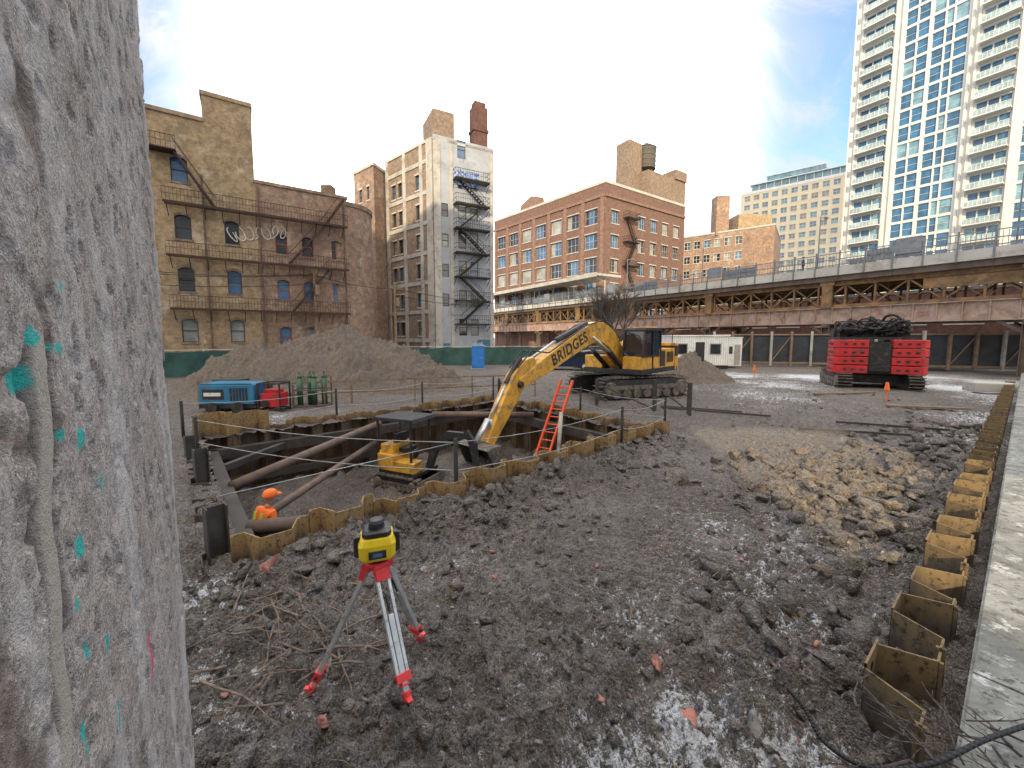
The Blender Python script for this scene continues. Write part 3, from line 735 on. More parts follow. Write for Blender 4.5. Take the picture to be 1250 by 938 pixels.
for i in range(5):
    y=-W/2+.1+i*(W-.2)/4; mbk.exsz([(e[0]-.05,e[1]-.06),(e[0]+.25,e[1]-.1),(e[0]-.05,e[1]+.06)],y-.06,y+.06,Mb)
mbk.bar((10.15,0,-.72),(10.3,0,-.6),.45,.2,Mb)
mbk.build('bucket',m_track,ex)
my.build('yellow_bodywork',m_yellow,ex,bevel=.03); mk.build('black_parts',m_black,ex,bevel=.01); mt.build('crawler_tracks',m_track,ex); ms.build('hydraulic_rods',m_alu,ex,True)
cu=bpy.data.curves.new('boom_lettering','FONT'); cu.body='BRIDGES'; cu.size=.64; cu.extrude=.004; cu.align_x='CENTER'; cu.align_y='CENTER'; cu.space_character=1.12; cu.offset=.014
to=bpy.data.objects.new('boom_lettering',cu); COL.objects.link(to); cu.materials.append(m_black)
b1=Vector((C.x+dd.x*5.5,C.y+dd.y*5.5,2.54))+Vector((lf.x,lf.y,0))*.266
vx=Vector((-dd.x*.927,-dd.y*.927,.375)).normalized(); vz=Vector((lf.x,lf.y,0)).normalized(); vy=vz.cross(vx)
to.matrix_world=Matrix(((vx.x,vy.x,vz.x,b1.x),(vx.y,vy.y,vz.y,b1.y),(vx.z,vy.z,vz.z,b1.z),(0,0,0,1)))
to.parent=ex

# ------------------------------------------------------------------ mini excavator in the pit
mi=empty('mini_excavator'); my=MB();mk=MB();mt=MB()
Cm=(-3.3,12.2); Mm=bodyM(Cm,Vector((.9,-.42)).normalized(),.92,-1.65)
tracks(mt,mk,Mm,1.9,1.2,.3,.45)
mk.box(-.75,.8,-.6,.6,.5,.6,Mm); my.prism([(-.1,.62),(-.8,.6),(-1.0,.3),(-1.0,-.3),(-.8,-.6),(-.1,-.62)],.6,1.15,Mm)
my.box(-.1,.7,-.6,-.1,.6,.95,Mm); my.box(-.75,-.2,-.5,.5,1.15,1.45,Mm); mk.box(-.35,.1,-.2,.35,1.15,1.3,Mm); mk.box(-.45,-.3,-.2,.35,1.3,1.75,Mm)
for x,y in[(-.8,-.55),(-.8,.55),(.55,.5),(.55,-.5)]: mk.bar((x,y,.7),(x,y,2.3),.06,.06,Mm)
mk.exsz([(-.95,2.28),(.75,2.3),(.7,2.4),(-.9,2.38)],-.62,.62,Mm)
mk.bar((.3,0,.95),(.35,0,1.25),.2,.06,Mm)
beam(mk,[(.9,.7),(1.15,1.4),(1.7,1.9),(2.5,1.95)],[.1,.13,.13,.09],.18,Mm)
beam(mk,[(2.35,2.1),(2.6,1.7),(2.75,.9)],[.07,.12,.07],.14,Mm); mk.exsz([(2.7,1.0),(3.0,.8),(3.05,.4),(2.75,.25),(2.55,.5)],-.25,.25,Mm)
mt.exsz([(.95,.05),(1.05,.05),(1.0,.4),(.95,.4)],-.75,.75,Mm)
my.build('yellow_bodywork',m_yellow,mi,bevel=.02);mk.build('black_parts',m_black,mi);mt.build('rubber_tracks',m_track,mi)

# ------------------------------------------------------------------ red drilling rig carrier (right)
rg=empty('crawler_drill_rig'); mr=MB();mk=MB();mt=MB();mh=MB();mo=MB()
Mr=bodyM((21.6,23.8),Vector((-.45,-.89)).normalized(),.94,0)
tracks(mt,mk,Mr,4.6,3.3,.75,1.0)
mk.box(-3,1.6,-1.5,1.5,.95,1.25,Mr); mk.box(-2.8,1.2,-1.1,1.1,1.25,2.9,Mr)
for s in(-1,1):
    for k in range(4):
        z=1.0+k*.52
        mr.prism([(1.95,s*.55),(1.95,s*1.95),(1.8,s*2.2),(.4,s*2.22),(.4,s*.55)][::s],z,z+.47,Mr)
        for q in(.85,1.25,1.65): mk.box(1.94,1.965,s*q-.09,s*q+.09,z+.17,z+.29,Mr)
        mk.box(.6,1.6,min(s*2.215,s*2.235),max(s*2.215,s*2.235),z+.18,z+.28,Mr)
mk.box(.6,1.85,-.53,.53,1.1,2.9,Mr); mk.box(1.86,1.93,-.48,.48,1.15,1.45,Mr)
mk.box(-2.0,1.6,-1.9,1.9,3.08,3.2,Mr); mk.box(-1.6,.6,-1.7,1.7,3.2,3.7,Mr)
for k in range(70):
    cx,cy,r=u(-.6,1.3),u(-1.6,1.6),u(.25,.5); tilt=u(.1,1.2); zc=3.3+r*math.sin(tilt)+u(0,.45); a0=u(0,6.3); ar=u(4.5,6.3); yaw=u(0,6.28)
    pts=[]
    for i in range(19):
        t=a0+ar*i/18; px,py,pz=r*math.cos(t),r*math.sin(t)*math.cos(tilt),r*math.sin(t)*math.sin(tilt)
        pts.append((cx+px*math.cos(yaw)-py*math.sin(yaw),cy+px*math.sin(yaw)+py*math.cos(yaw),max(3.24,zc+pz)))
    (mh if k%4 else mo).path(pts,.05 if k%3 else .075,7,Mr)
mh.bar((0,-1.8,3.1),(0,-1.8,4.2),.12,.12,Mr);mh.bar((0,1.8,3.1),(0,1.8,4.2),.12,.12,Mr);mh.bar((0,-1.8,4.2),(0,1.8,4.2),.1,.1,Mr)
mr.build('counterweights',m_red,rg,bevel=.03);mk.build('black_parts',m_black,rg);mt.build('crawler_tracks',m_track,rg)
mh.build('hydraulic_hoses',m_rubber,rg,True);mo.build('grey_hoses',m_steel,rg,True)

# ------------------------------------------------------------------ site trailer, toilet, vehicles, tools
tr=empty('site_office_trailer'); mw=MB();mk=MB();mgl=MB();md=MB()
Mx=frame((15.2,37.5,.35),(1,-.06))
mw.box(0,5.3,-3.0,0,0,2.75,Mx); mw.box(-.08,5.38,-3.1,.1,2.75,2.87,Mx)
for i in range(27): md.box(i*.2,i*.2+.02,0,.012,0,2.75,Mx)
mk.box(2.2,3.05,.012,.05,.15,2.2,Mx); mgl.box(3.6,4.5,.02,.06,1.1,2.0,Mx); mgl.box(.6,1.4,.02,.06,1.1,2.0,Mx)
mw.box(2.12,3.13,.0,.03,.08,2.28,Mx); md.box(3.52,4.58,0,.03,1.02,2.08,Mx);md.box(.52,1.48,0,.03,1.02,2.08,Mx)
mk.box(0,5.3,-2.8,-.1,-.35,0,Mx); mk.box(2.3,3.0,.05,.9,-.35,-.1,Mx)
mw.build('walls_and_roof',m_white,tr);md.build('trim',m_conc,tr);mk.build('door_and_skirt',m_rubber,tr);mgl.build('windows',G_dark,tr)
tr2=empty('site_office_trailer.001'); mw=MB();mk=MB();mgl=MB();Mx=frame((20.8,38.6,.2),(1,-.05))
mw.box(0,1.7,-2.8,0,0,2.75,Mx);mgl.box(.3,.8,0,.03,1.2,1.9,Mx);mw.box(-.05,1.75,-2.9,.06,2.75,2.83,Mx);mk.box(1.0,1.55,0,.03,.1,2.1,Mx)
mw.build('walls',m_white,tr2);mgl.build('window',G_dark,tr2);mk.build('door',m_conc,tr2)
o=empty('portable_toilet'); a=MB();b=MB();Mx=frame((-3.2,37,0),(1,.1))
a.box(-.6,.6,-1.1,0,.1,2.15,Mx); a.box(-.5,.5,0,.04,.2,2.05,Mx); a.cyl((-.3,-.1,.1),(-.3,-.1,2.1),.04,.04,8,Mx)
b.prism([(-.65,.06),(-.65,-1.16),(.65,-1.16),(.65,.06)][::-1],2.15,2.25,Mx); b.exsz([(-.6,2.25),(.6,2.25),(.38,2.45),(-.38,2.45)],-1.05,-.05,Mx); b.box(-.7,.7,-1.2,.1,0,.1,Mx); b.cyl((.4,-.9,2.1),(.4,-.9,2.6),.05,.05,8,Mx)
b.box(.3,.36,.04,.07,1.0,1.15,Mx)
a.build('cabin',m_toilet,o,bevel=.02);b.build('roof_and_base',M_plain('toilet_roof',(.3,.38,.5),.5),o)
def car(name,x,y,d,body,sc=1):
    o=empty(name);a=MB();g=MB();w=MB();k=MB();Mc=bodyM((x,y),Vector(d).normalized(),sc,0)
    prof=[(-2.3,.45),(-2.35,.9),(-2.2,1.1),(-1.9,1.12),(-1.5,1.65),(-.6,1.75),(.5,1.7),(1.15,1.15),(2.1,1.02),(2.35,.8),(2.35,.42),(1.9,.35),(-1.9,.35)]
    a.exsz(prof,-.92,.92,Mc)
    g.exsz([(-1.75,1.15),(-1.42,1.58),(-.6,1.66),(.42,1.62),(.98,1.15)],-.935,.935,Mc)
    a.bar((-.45,-.94,1.1),(-.45,-.94,1.7),.06,.02,Mc);a.bar((-.45,.94,1.1),(-.45,.94,1.7),.06,.02,Mc)
    g.add([(.62,-.8,1.64),(1.17,-.8,1.18),(1.17,.8,1.18),(.62,.8,1.64)],[(0,1,2,3)],Mc)
    for sx in(-1.45,1.45):
        for sy in(-1,1):
            w.cyl((sx,sy*.72,.36),(sx,sy*.95,.36),.36,.36,18,Mc); k.cyl((sx,sy*.95,.36),(sx,sy*.965,.36),.2,.18,12,Mc)
    k.box(2.33,2.37,-.8,-.5,.7,.85,Mc);k.box(2.33,2.37,.5,.8,.7,.85,Mc)
    a.build('body',body,o,bevel=.06);g.build('windows',G_dark,o);w.build('tyres',m_rubber,o);k.build('wheels_and_lamps',m_alu,o)
m_car=M_plain('dark_blue_car_paint',(.02,.035,.08),.25,.3,.1,1,0)
car('parked_car',5.2,36.5,(-1,.1),m_car)
car('parked_car.001',8.6,39.5,(1,-.05),M_plain('silver_car_paint',(.35,.36,.37),.25,.3,.1,1,0))
cp=empty('towable_air_compressor');a=MB();k=MB();r=MB();Mc=frame((-12.35,15.35,0),(1,.05))
a.box(0,2.1,-.95,0,.35,1.12,Mc);a.exsz([(0,1.12),(2.1,1.12),(2.0,1.2),(.1,1.2)],-.93,-.02,Mc)
for i in range(6): k.box(1.2+i*.12,1.26+i*.12,0,.02,.5,1.0,Mc)
k.box(.15,.95,0,.015,.55,.95,Mc);k.box(-.05,2.15,-.9,-.05,.18,.35,Mc)
for x in(.5,1.5): k.cyl((x,0,.22),(x,.1,.22),.22,.22,14,Mc)
a.build('enclosure',m_blue,cp,bevel=.03);k.build('grilles_and_chassis',m_black,cp)
w=MB();w.box(.2,.85,.016,.02,.68,.82,Mc);w.build('label_plate',m_white,cp)
gs=empty('welding_generator');a=MB();k=MB();Mc=frame((-10.1,15.6,0),(1,.05))
a.box(0,.75,-.7,0,.2,.75,Mc);a.box(.1,.65,-.6,-.1,.75,.9,Mc)
for x in(-.05,.8):
    for y in(-.75,.05): k.bar((x,y,0),(x,y,1.15),.05,.05,Mc)
for z in(.1,1.15):
    k.bar((-.05,-.75,z),(.8,-.75,z),.05,.05,Mc);k.bar((-.05,.05,z),(.8,.05,z),.05,.05,Mc);k.bar((-.05,-.75,z),(-.05,.05,z),.05,.05,Mc);k.bar((.8,-.75,z),(.8,.05,z),.05,.05,Mc)
k.cyl((.2,0,.35),(.2,.06,.35),.15,.15,12,Mc)
a.build('machine',m_red,gs,bevel=.02);k.build('frame',m_black,gs)
ch=empty('tool_chest');a=MB();a.box(-13.2,-12.0,17.2,17.9,0,1.15);a.box(-11.8,-10.9,17.0,17.8,0,.9);a.build('chests',m_steel,ch,bevel=.02)
gc=empty('gas_cylinder_rack');g=MB();k=MB();Mc=frame((-9.25,16.6,0),(1,.05))
for i in range(4):
    x=.15+i*.3;y=-.15-.3*(i%2);g.cyl((x,y,.1),(x,y,1.25),.115,.115,14,Mc);g.cyl((x,y,1.25),(x,y,1.4),.115,.04,14,Mc);k.cyl((x,y,1.4),(x,y,1.55),.04,.035,8,Mc)
for x in(-.05,1.25):
    for y in(-.7,.05): k.bar((x,y,0),(x,y,1.0 if y>0 else 1.3),.05,.05,Mc)
for z in(.08,.75):
    k.bar((-.05,.05,z),(1.25,.05,z),.04,.05,Mc);k.bar((-.05,-.7,z),(1.25,-.7,z),.04,.05,Mc);k.bar((-.05,-.7,z),(-.05,.05,z),.04,.05,Mc);k.bar((1.25,-.7,z),(1.25,.05,z),.04,.05,Mc)
g.build('cylinders',m_green,gc,True);k.build('rack',m_rust,gc)
for i,(x,y) in enumerate([(17.7,28.6),(17.2,17.9)]):
    o=empty('survey_marker_stake');a=MB();a.cyl((x,y,0),(x,y,.75),.03,.03,8);a.cyl((x,y,.6),(x,y,.95),.11,.05,10);a.build('stake',m_hiviz,o)
o=empty('steel_bar_bundle');a=MB()
for p,q in[((6.2,16.2),(9.6,14.4)),((11.2,13.4),(13.8,12.2)),((6.3,16.5),(9.0,15.2)),((9.2,12.4),(12.1,11.5))]:
    a.bar((p[0],p[1],.09),(q[0],q[1],.09),.07,.07)
a.build('bars',m_steel,o)
o=empty('timber_plank');a=MB();a.bar((16,16.6,.1),(18.6,15.8,.1),.25,.08);a.bar((15.5,20,.1),(19,20.6,.1),.2,.08);a.build('planks',m_wood,o)
o=empty('grey_tarpaulin_box');a=MB();Mc=frame((25.6,21.6,0),(1,-.3));a.box(0,1.8,-.9,0,0,.5,Mc);a.build('box',m_conc,o,bevel=.05)

# ------------------------------------------------------------------ fences
fn=empty('green_screen_fence');a=MB();k=MB()
pp=[(-30,24),(-23.5,30),(-18,36),(-7,41),(4,42),(15,40.5)]
for p,q in zip(pp[:-1],pp[1:]):
    M=frame((p[0],p[1],0),(q[0]-p[0],q[1]-p[1]));Lg=math.hypot(q[0]-p[0],q[1]-p[1]);n=int(Lg/3)+1
    for i in range(n):
        x0=i*Lg/n;x1=(i+1)*Lg/n;b=u(-.1,.1);c_=u(-.12,.05)
        a.add([(x0,0,.1),((x0+x1)/2,.08+b,.1),(x1,0,.1),(x0,0,1.95),((x0+x1)/2,-.05+b,1.9+c_),(x1,0,1.95)],[(0,1,4,3),(1,2,5,4)],M)
        k.cyl((x0,-.03,0),(x0,-.03,2.1),.03,.03,6,M)
    k.cyl((0,-.03,2.05),(Lg,-.03,2.05),.02,.02,6,M)
a.build('fabric',m_fab,fn);k.build('posts',m_alu,fn)
fb=empty('boarded_fence');a=MB();k=MB();w=MB()
pp=[(21.5,42),(30,39.5),(37,35.5),(46,33)]
for j,(p,q) in enumerate(zip(pp[:-1],pp[1:])):
    M=frame((p[0],p[1],0),(q[0]-p[0],q[1]-p[1]));Lg=math.hypot(q[0]-p[0],q[1]-p[1]);n=int(Lg/1.9)+1
    for i in range(n):
        x0=i*Lg/n;x1=(i+1)*Lg/n
        a.box(x0+.02,x1-.02,-.03,.0,.25,3.3,M)
        (k if i%3 else w).box(x0-.10,x0+.10,0,.22,.1,3.6,M)
        if i%2: k.bar((x0,.1,.4),(x1,.1,3.2),.06,.1,M)
    k.box(0,Lg,.01,.12,.3,.5,M);k.box(0,Lg,.01,.12,3.2,3.35,M)
a.build('panels',m_fabk,fb);k.build('timber_posts',m_wood,fb);w.build('pale_posts',m_conc,fb)

# ------------------------------------------------------------------ buildings
def facade(M,W,z0,H,wins,wall,glass,frm,sill,rec=.22,nx=2,nz=2,arch=False,proud=.06):
    xs=sorted({0,W}|{w[0] for w in wins}|{w[1] for w in wins}); zs=sorted({z0,H}|{w[2] for w in wins}|{w[3] for w in wins})
    xi={x:i for i,x in enumerate(xs)};zi={z:i for i,z in enumerate(zs)}
    hol=set()
    for w in wins:
        for i in range(xi[w[0]],xi[w[1]]):
            for j in range(zi[w[2]],zi[w[3]]): hol.add((i,j))
    for i in range(len(xs)-1):
        j=0
        while j<len(zs)-1:
            if (i,j) in hol: j+=1; continue
            k=j
            while k<len(zs)-1 and (i,k) not in hol: k+=1
            wall.quad((xs[i],0,zs[j]),(xs[i+1],0,zs[j]),(xs[i+1],0,zs[k]),(xs[i],0,zs[k]),M); j=k
    for (a,b,c,d) in wins:
        wall.quad((a,0,c),(a,-rec,c),(a,-rec,d),(a,0,d),M);wall.quad((b,0,c),(b,-rec,c),(b,-rec,d),(b,0,d),M)
        wall.quad((a,0,c),(b,0,c),(b,-rec,c),(a,-rec,c),M);wall.quad((a,0,d),(b,0,d),(b,-rec,d),(a,-rec,d),M)
        for i in range(nx):
            g=random.choices(glass,[4,3,2][:len(glass)])[0] if i==0 or random.random()<.4 else g
            g.quad((a+(b-a)*i/nx,-rec,c),(a+(b-a)*(i+1)/nx,-rec,c),(a+(b-a)*(i+1)/nx,-rec,d),(a+(b-a)*i/nx,-rec,d),M)
        t=.06;y0,y1=-rec+.005,-rec+.05
        frm.box(a,a+t,y0,y1,c,d,M);frm.box(b-t,b,y0,y1,c,d,M);frm.box(a+t,b-t,y0,y1,c,c+t,M);frm.box(a+t,b-t,y0,y1,d-t,d,M)
        for i in range(1,nx): x=a+(b-a)*i/nx; frm.box(x-t/2,x+t/2,y0,y1,c+t,d-t,M)
        for j in range(1,nz): z=c+(d-c)*j/nz; frm.box(a+t,b-t,y0+.01,y1+.012,z-t/2,z+t/2,M)
        if arch:
            m=6;w=(b-a);ri=.22*w
            top=[(a+w*i/m, d-ri*(2*i/m-1)**2) for i in range(m+1)]
            for i in range(m):
                (x0,za),(x1,zb)=top[i],top[i+1]
                wall.quad((x0,.002,za),(x1,.002,zb),(x1,.002,d),(x0,.002,d),M)
                sill.add([(x0,.05,za),(x1,.05,zb),(x1,.05,zb+.22),(x0,.05,za+.22),(x0,.0,za),(x1,.0,zb),(x1,.0,zb+.22),(x0,.0,za+.22)],[(0,1,2,3),(0,4,5,1),(2,6,7,3)],M)
            sill.box(a-.1,b+.1,.002,proud,c-.14,c,M)
        elif sill is not None:
            sill.box(a-.1,b+.1,.002,proud,c-.16,c,M); sill.box(a-.1,b+.1,.002,proud*.6,d,d+.2,M)
def building(name,pts,z0,H,wins,wallm,frm_m,sill_m,capm,rec=.22,nx=2,nz=2,glass=(G_dark,G_blue,G_pale),cap=.35,par=None,sill=True,arch=False):
    o=par or empty(name); wall=MB();gl=[MB() for _ in glass];fr=MB();si=MB();rf=MB();cp=MB()
    n=len(pts);Ms=[]
    for i in range(n):
        p=pts[i];q=pts[(i+1)%n];M=frame((p[0],p[1],0),(q[0]-p[0],q[1]-p[1]));Ms.append(M);W=math.hypot(q[0]-p[0],q[1]-p[1])
        facade(M,W,z0,H,wins.get(i,[]),wall,gl,fr,si if sill else None,rec,nx,nz,arch)
        cp.box(-.08,W+.08,-.35,.1,H,H+cap,M) if i%2==0 else cp.box(.11,W-.11,-.35,.1,H,H+cap,M)
    rf.add([(p[0],p[1],H-.1) for p in pts],[tuple(range(n))])
    wall.build('walls',wallm,o)
    for g,m in zip(gl,glass): g.build('windows',m,o)
    fr.build('window_frames',frm_m,o);si.build('sills_and_lintels',sill_m,o);rf.build('roof',m_roof,o);cp.build('parapet',capm,o)
    return o,Ms
def add(a,b,s=1): return (a[0]+b[0]*s,a[1]+b[1]*s)
bk_tan=M_brick('tan_brick',(.52,.37,.20),(.42,.29,.165),(.36,.31,.24),(.16,.125,.095),.6,(.58,.52,.42))
bk_tan2=M_brick('orange_tan_brick',(.43,.26,.17),(.33,.205,.135),(.36,.31,.27),(.13,.10,.085),.65,(.53,.45,.37))
bk_mix=M_brick('mixed_common_brick',(.37,.25,.17),(.23,.17,.13),(.32,.28,.24),(.13,.11,.09),.45)
bk_red=M_brick('brown_red_brick',(.25,.13,.097),(.185,.097,.075),(.24,.18,.15),(.13,.09,.075),.35)
bk_red2=M_brick('brown_red_brick_light',(.31,.18,.135),(.25,.15,.115),(.3,.24,.2),(.17,.12,.10),.3)
bk_dark=M_brick('dark_red_brick',(.17,.06,.048),(.11,.045,.038),(.18,.14,.12),(.05,.04,.04),.4)
m_greyp=M_plain('grey_painted_wall',(.34,.37,.42),.8,0,.18,.5,.15,.01,(.24,.25,.27),.35)
m_stonec=M_plain('limestone_trim',(.46,.44,.40),.85,0,.25,.6,.2)
m_redf=M_plain('red_window_frame',(.42,.07,.06),.6,0,.2,3)
m_dkf=M_plain('dark_window_frame',(.06,.05,.045),.6,0,.2,3)

def railing(mb,x0,x1,y,z,M,h=1.0,step=.28):
    mb.box(x0,x1,y-.02,y+.02,z+h-.04,z+h,M);mb.box(x0,x1,y-.015,y+.015,z+h*.5,z+h*.5+.03,M)
    n=int((x1-x0)/step)
    for i in range(n+1): x=x0+(x1-x0)*i/max(n,1); mb.box(x-.012,x+.012,y-.012,y+.012,z,z+h,M)
def fire_escape(mb,M,x0,x1,levels,dep=1.1,t=.035):
    for i,z in enumerate(levels):
        for k in range(8): y=.05+k*(dep-.05)/7; mb.box(x0,x1,y-.025,y+.025,z-.05,z,M)
        mb.box(x0,x1,dep,dep+.05,z-.14,z+.02,M)
        for x in(x0,x1): mb.box(x-.03,x+.03,0,dep,z-.14,z,M); mb.bar((x,0,z-.9),(x,dep,z-.1),.05,.05,M); mb.bar((x,0.05,z+1),(x,dep,z+1),t,t,M); mb.bar((x,.05,z+.5),(x,dep,z+.5),t,t,M)
        railing(mb,x0,x1,dep,z,M)
        if i<len(levels)-1:
            z2=levels[i+1];a,b=(x0+.5,x1-.5) if i%2==0 else (x1-.5,x0+.5)
            for y in(.35,.95):
                mb.bar((a,y,z),(b,y,z2),.05,.16,M);mb.bar((a,y,z+.9),(b,y,z2+.9),.04,.04,M)
            n=int((z2-z)/.24)
            for s in range(1,n): f=s/n; x=a+(b-a)*f; zz=z+(z2-z)*f; mb.box(x-.12,x+.12,.35,.95,zz-.02,zz+.02,M)

uL=Vector((.83,.56)).normalized(); nL=Vector((uL.y,-uL.x)); L0=Vector((-27.2,31.5))
def LP(t,back=0): p=L0+uL*t-nL*back; return (p.x,p.y)
def seg(t0,t1,back=11): return [LP(t0),LP(t1),LP(t1,back),LP(t0,back)]
lb=empty('brick_loft_building')
w=[]
for x in(.6,3.2,5.9,8.7,11.15-.9): 
    for z in(2.6,6.7,10.8,15.2): w.append((round(x,2),round(x+1.05,2),z,z+1.9))
w=[q for q in w if q[1]<10.7]
building('w',seg(-8,2.9),0,20.2,{0:w},bk_tan,m_dkf,bk_mix,bk_tan,par=lb,nx=1,cap=.3,arch=True)
w=[(1.0,2.0,z,z+1.9) for z in(2.6,6.7,10.8)]
building('w',seg(2.9,6.2),0,22.3,{0:w},bk_tan,m_dkf,bk_mix,bk_tan,par=lb,nx=1,cap=.3,arch=True)
w=[]
for x in(1.3,3.4,5.9):
    for z in(2.2,6.4,10.4): w.append((x,x+.95,z,z+1.75))
building('w',seg(6.2,13.6),0,16.2,{0:w},bk_tan2,m_redf,bk_mix,bk_tan2,par=lb,nx=1,cap=.25,arch=True)
mb=MB(); c=LP(13.6,3.0); mb.cyl((c[0],c[1],0),(c[0],c[1],15.6),3.0,3.0,24); mb.build('rounded_corner',bk_tan2,lb)
mb=MB(); mb.cyl((c[0],c[1],15.6),(c[0],c[1],16.0),3.1,3.1,24); p=LP(12.2,1); mb.box(p[0]-.5,p[0]+.5,p[1]-.5,p[1]+.5,16,17.4); mb.build('chimney_and_coping',bk_mix,lb)
Mf=frame((L0.x,L0.y,0),uL); mb=MB()
for z in(13.4,9.4,5.3):
    for k in range(5): mb.box(.2,13.4,.1+k*.22,.14+k*.22,z-.06,z,Mf)
    mb.box(.2,13.4,1.1,1.15,z-.16,z+.02,Mf); railing(mb,.2,13.4,1.12,z,Mf,1.0,.22)
    for i in range(12): x=.4+i*1.15; mb.bar((x,0,z-.9),(x,1.1,z-.1),.05,.05,Mf)
for (xa,za,xb,zb) in[(1.0,17.3,3.4,13.4),(8.4,9.4,11.6,13.4),(11.6,13.4,13.2,15.9),(8.6,5.3,11.8,9.4)]:
    for y in(.4,.95): mb.bar((xa,y,za),(xb,y,zb),.05,.16,Mf);mb.bar((xa,y,za+.9),(xb,y,zb+.9),.04,.04,Mf)
    for s in range(1,15): f=s/15;mb.box(xa+(xb-xa)*f-.12,xa+(xb-xa)*f+.12,.4,.95,za+(zb-za)*f-.02,za+(zb-za)*f+.02,Mf)
mb.box(-.5,1.2,0,1.1,17.2,17.28,Mf);railing(mb,-.5,1.2,1.1,17.25,Mf)
mb.build('fire_escapes',M_plain('rusty_iron',(.06,.032,.026),.7,.2,.5,4),lb)
dp=MB()
for x in(2.6,6.4,13.3): dp.cyl((x,.1,.3),(x,.1,16),.07,.07,8,Mf)
dp.build('downpipes',m_rust,lb)
gm=MB();random.seed(5)
x=4.3
for k in range(7):
    pts=[];ph=u(0,6)
    for i in range(9):
        t=i/8; pts.append((x+.28*math.sin(t*6+ph)+.25*t,.02,11.6+.55*math.cos(t*5+ph*1.7)+.12*k))
    gm.path(pts,.045,5,Mf); x+=.62
gm.build('graffiti_tag',m_graf,lb)

Cg=(-8.9,46);Rg=(-2.3,49.5);Lg_=(-16.1,52.2);Bg=(Rg[0]+Lg_[0]-Cg[0],Rg[1]+Lg_[1]-Cg[1])
gb=empty('concrete_frame_building')
WL=math.hypot(Lg_[0]-Cg[0],Lg_[1]-Cg[1]);WR=math.hypot(Rg[0]-Cg[0],Rg[1]-Cg[1])
fl=[3.2+i*3.4 for i in range(7)]
w3=[(1.2,2.1,z,z+1.7) for z in fl[:-1]]+[(2.6,3.4,z,z+1.7) for z in fl[:-1]]+[(6.2,7.0,z,z+1.7) for z in fl[:-1]]
w0=[(2.9,3.9,z,z+2.0) for z in fl]+[(4.4,5.4,z,z+2.0) for z in fl[:-1]]
_,Mg=building('g',[Cg,Rg,Bg,Lg_],0,25,{3:w3},bk_mix,m_dkf,m_stonec,m_stonec,par=gb,nx=1,cap=.3)
fc=MB()
Mg3=Mg[3]
for x in(.02,3.75,7.1,8.4):
    fc.box(x,x+(.55 if x<8 else WL-8.42),.0,.12,0,25,Mg3)
for z in[2.4+i*3.4 for i in range(7)]: fc.box(.02,WL,.0,.09,z,z+.45,Mg3)
fc.build('concrete_frame',m_conc,gb)
wl_=MB();gls=[MB(),MB(),MB()];frm=MB();M0=Mg[0].copy();M0.translation=M0.translation+Vector((M0[0][1],M0[1][1],0))*.10
facade(M0,WR,0,24.9,[(.9,1.7,z,z+1.5) for z in fl[1:5]]+w0,wl_,gls,frm,None,.09,1,2)
wl_.quad((WR,0,0),(WR,-.12,0),(WR,-.12,24.9),(WR,0,24.9),M0)
wl_.build('painted_walls',m_greyp,gb)
for g,m in zip(gls,(G_dark,G_blue,G_pale)): g.build('rear_windows',m,gb)
frm.build('rear_window_frames',m_dkf,gb)
fc=MB()
for x in(0,1.9,WR-.55): fc.box(x,x+(.8 if x==0 else .4),0,.1,0,24.8,M0)
fc.build('pilasters',m_conc,gb)
mu=MB();mu.box(2.4,5.6,.01,.03,20.6,22.3,M0);mu.build('painted_mural',M_plain('blue_mural',(.05,.16,.5),.7,0,.8,2,.0,.01,(.55,.6,.7),.6),gb)
fe=MB();fire_escape(fe,M0,2.3,6.5,[4.6+i*2.75 for i in range(7)]);
fe.build('fire_escape',m_iron,gb)
ck=MB()
ck.box(.1,2.6,-4.2,-.1,25.3,28.4,M0); ck.build('penthouse',bk_mix,gb)
ck=MB();ck.box(5.0,6.8,-1.5,-.05,25,30.0,M0);ck.box(4.9,6.9,-1.6,.05,27.2,27.5,M0);ck.box(5.2,6.6,-1.3,-.2,30,30.6,M0);ck.build('chimney',bk_dark,gb)
ck=MB();ck.cyl((3.4,-1,25),(3.4,-1,30.5),.04,.03,6,M0);ck.cyl((-.3,-2.5,25),(-.3,-2.5,30.5),.03,.03,6,M0)
ck.bar((3.0,-1,30.2),(3.9,-1,30.6),.05,.05,M0)
for k in range(4): ck.bar((-.7,-2.5,29+k*.35),(.3,-2.5,29.3+k*.35),.03,.03,M0)
ck.build('antennas',m_steel,gb)
mb=MB();mb.box(.9,1.7,.02,.06,.2,2.3,M0);mb.box(5.2,7.2,.02,.05,.3,2.7,M0);mb.build('doors',M_plain('blue_grey_door',(.06,.16,.24),.6),gb)
Q0=(-17.0,50.2);wb=(-21.4,49.6)
sb=empty('stepped_brick_building')
building('s',[Q0,add(Q0,(1.6,6)),add(wb,(1,9)),(-20.6,53.2)],0,24,{3:[(1.2,1.9,z,z+1.6) for z in fl[:6]]+[(3.0,3.6,z,z+1.6) for z in fl[:6]]},bk_tan2,m_dkf,m_stonec,m_stonec,par=sb,nx=1)

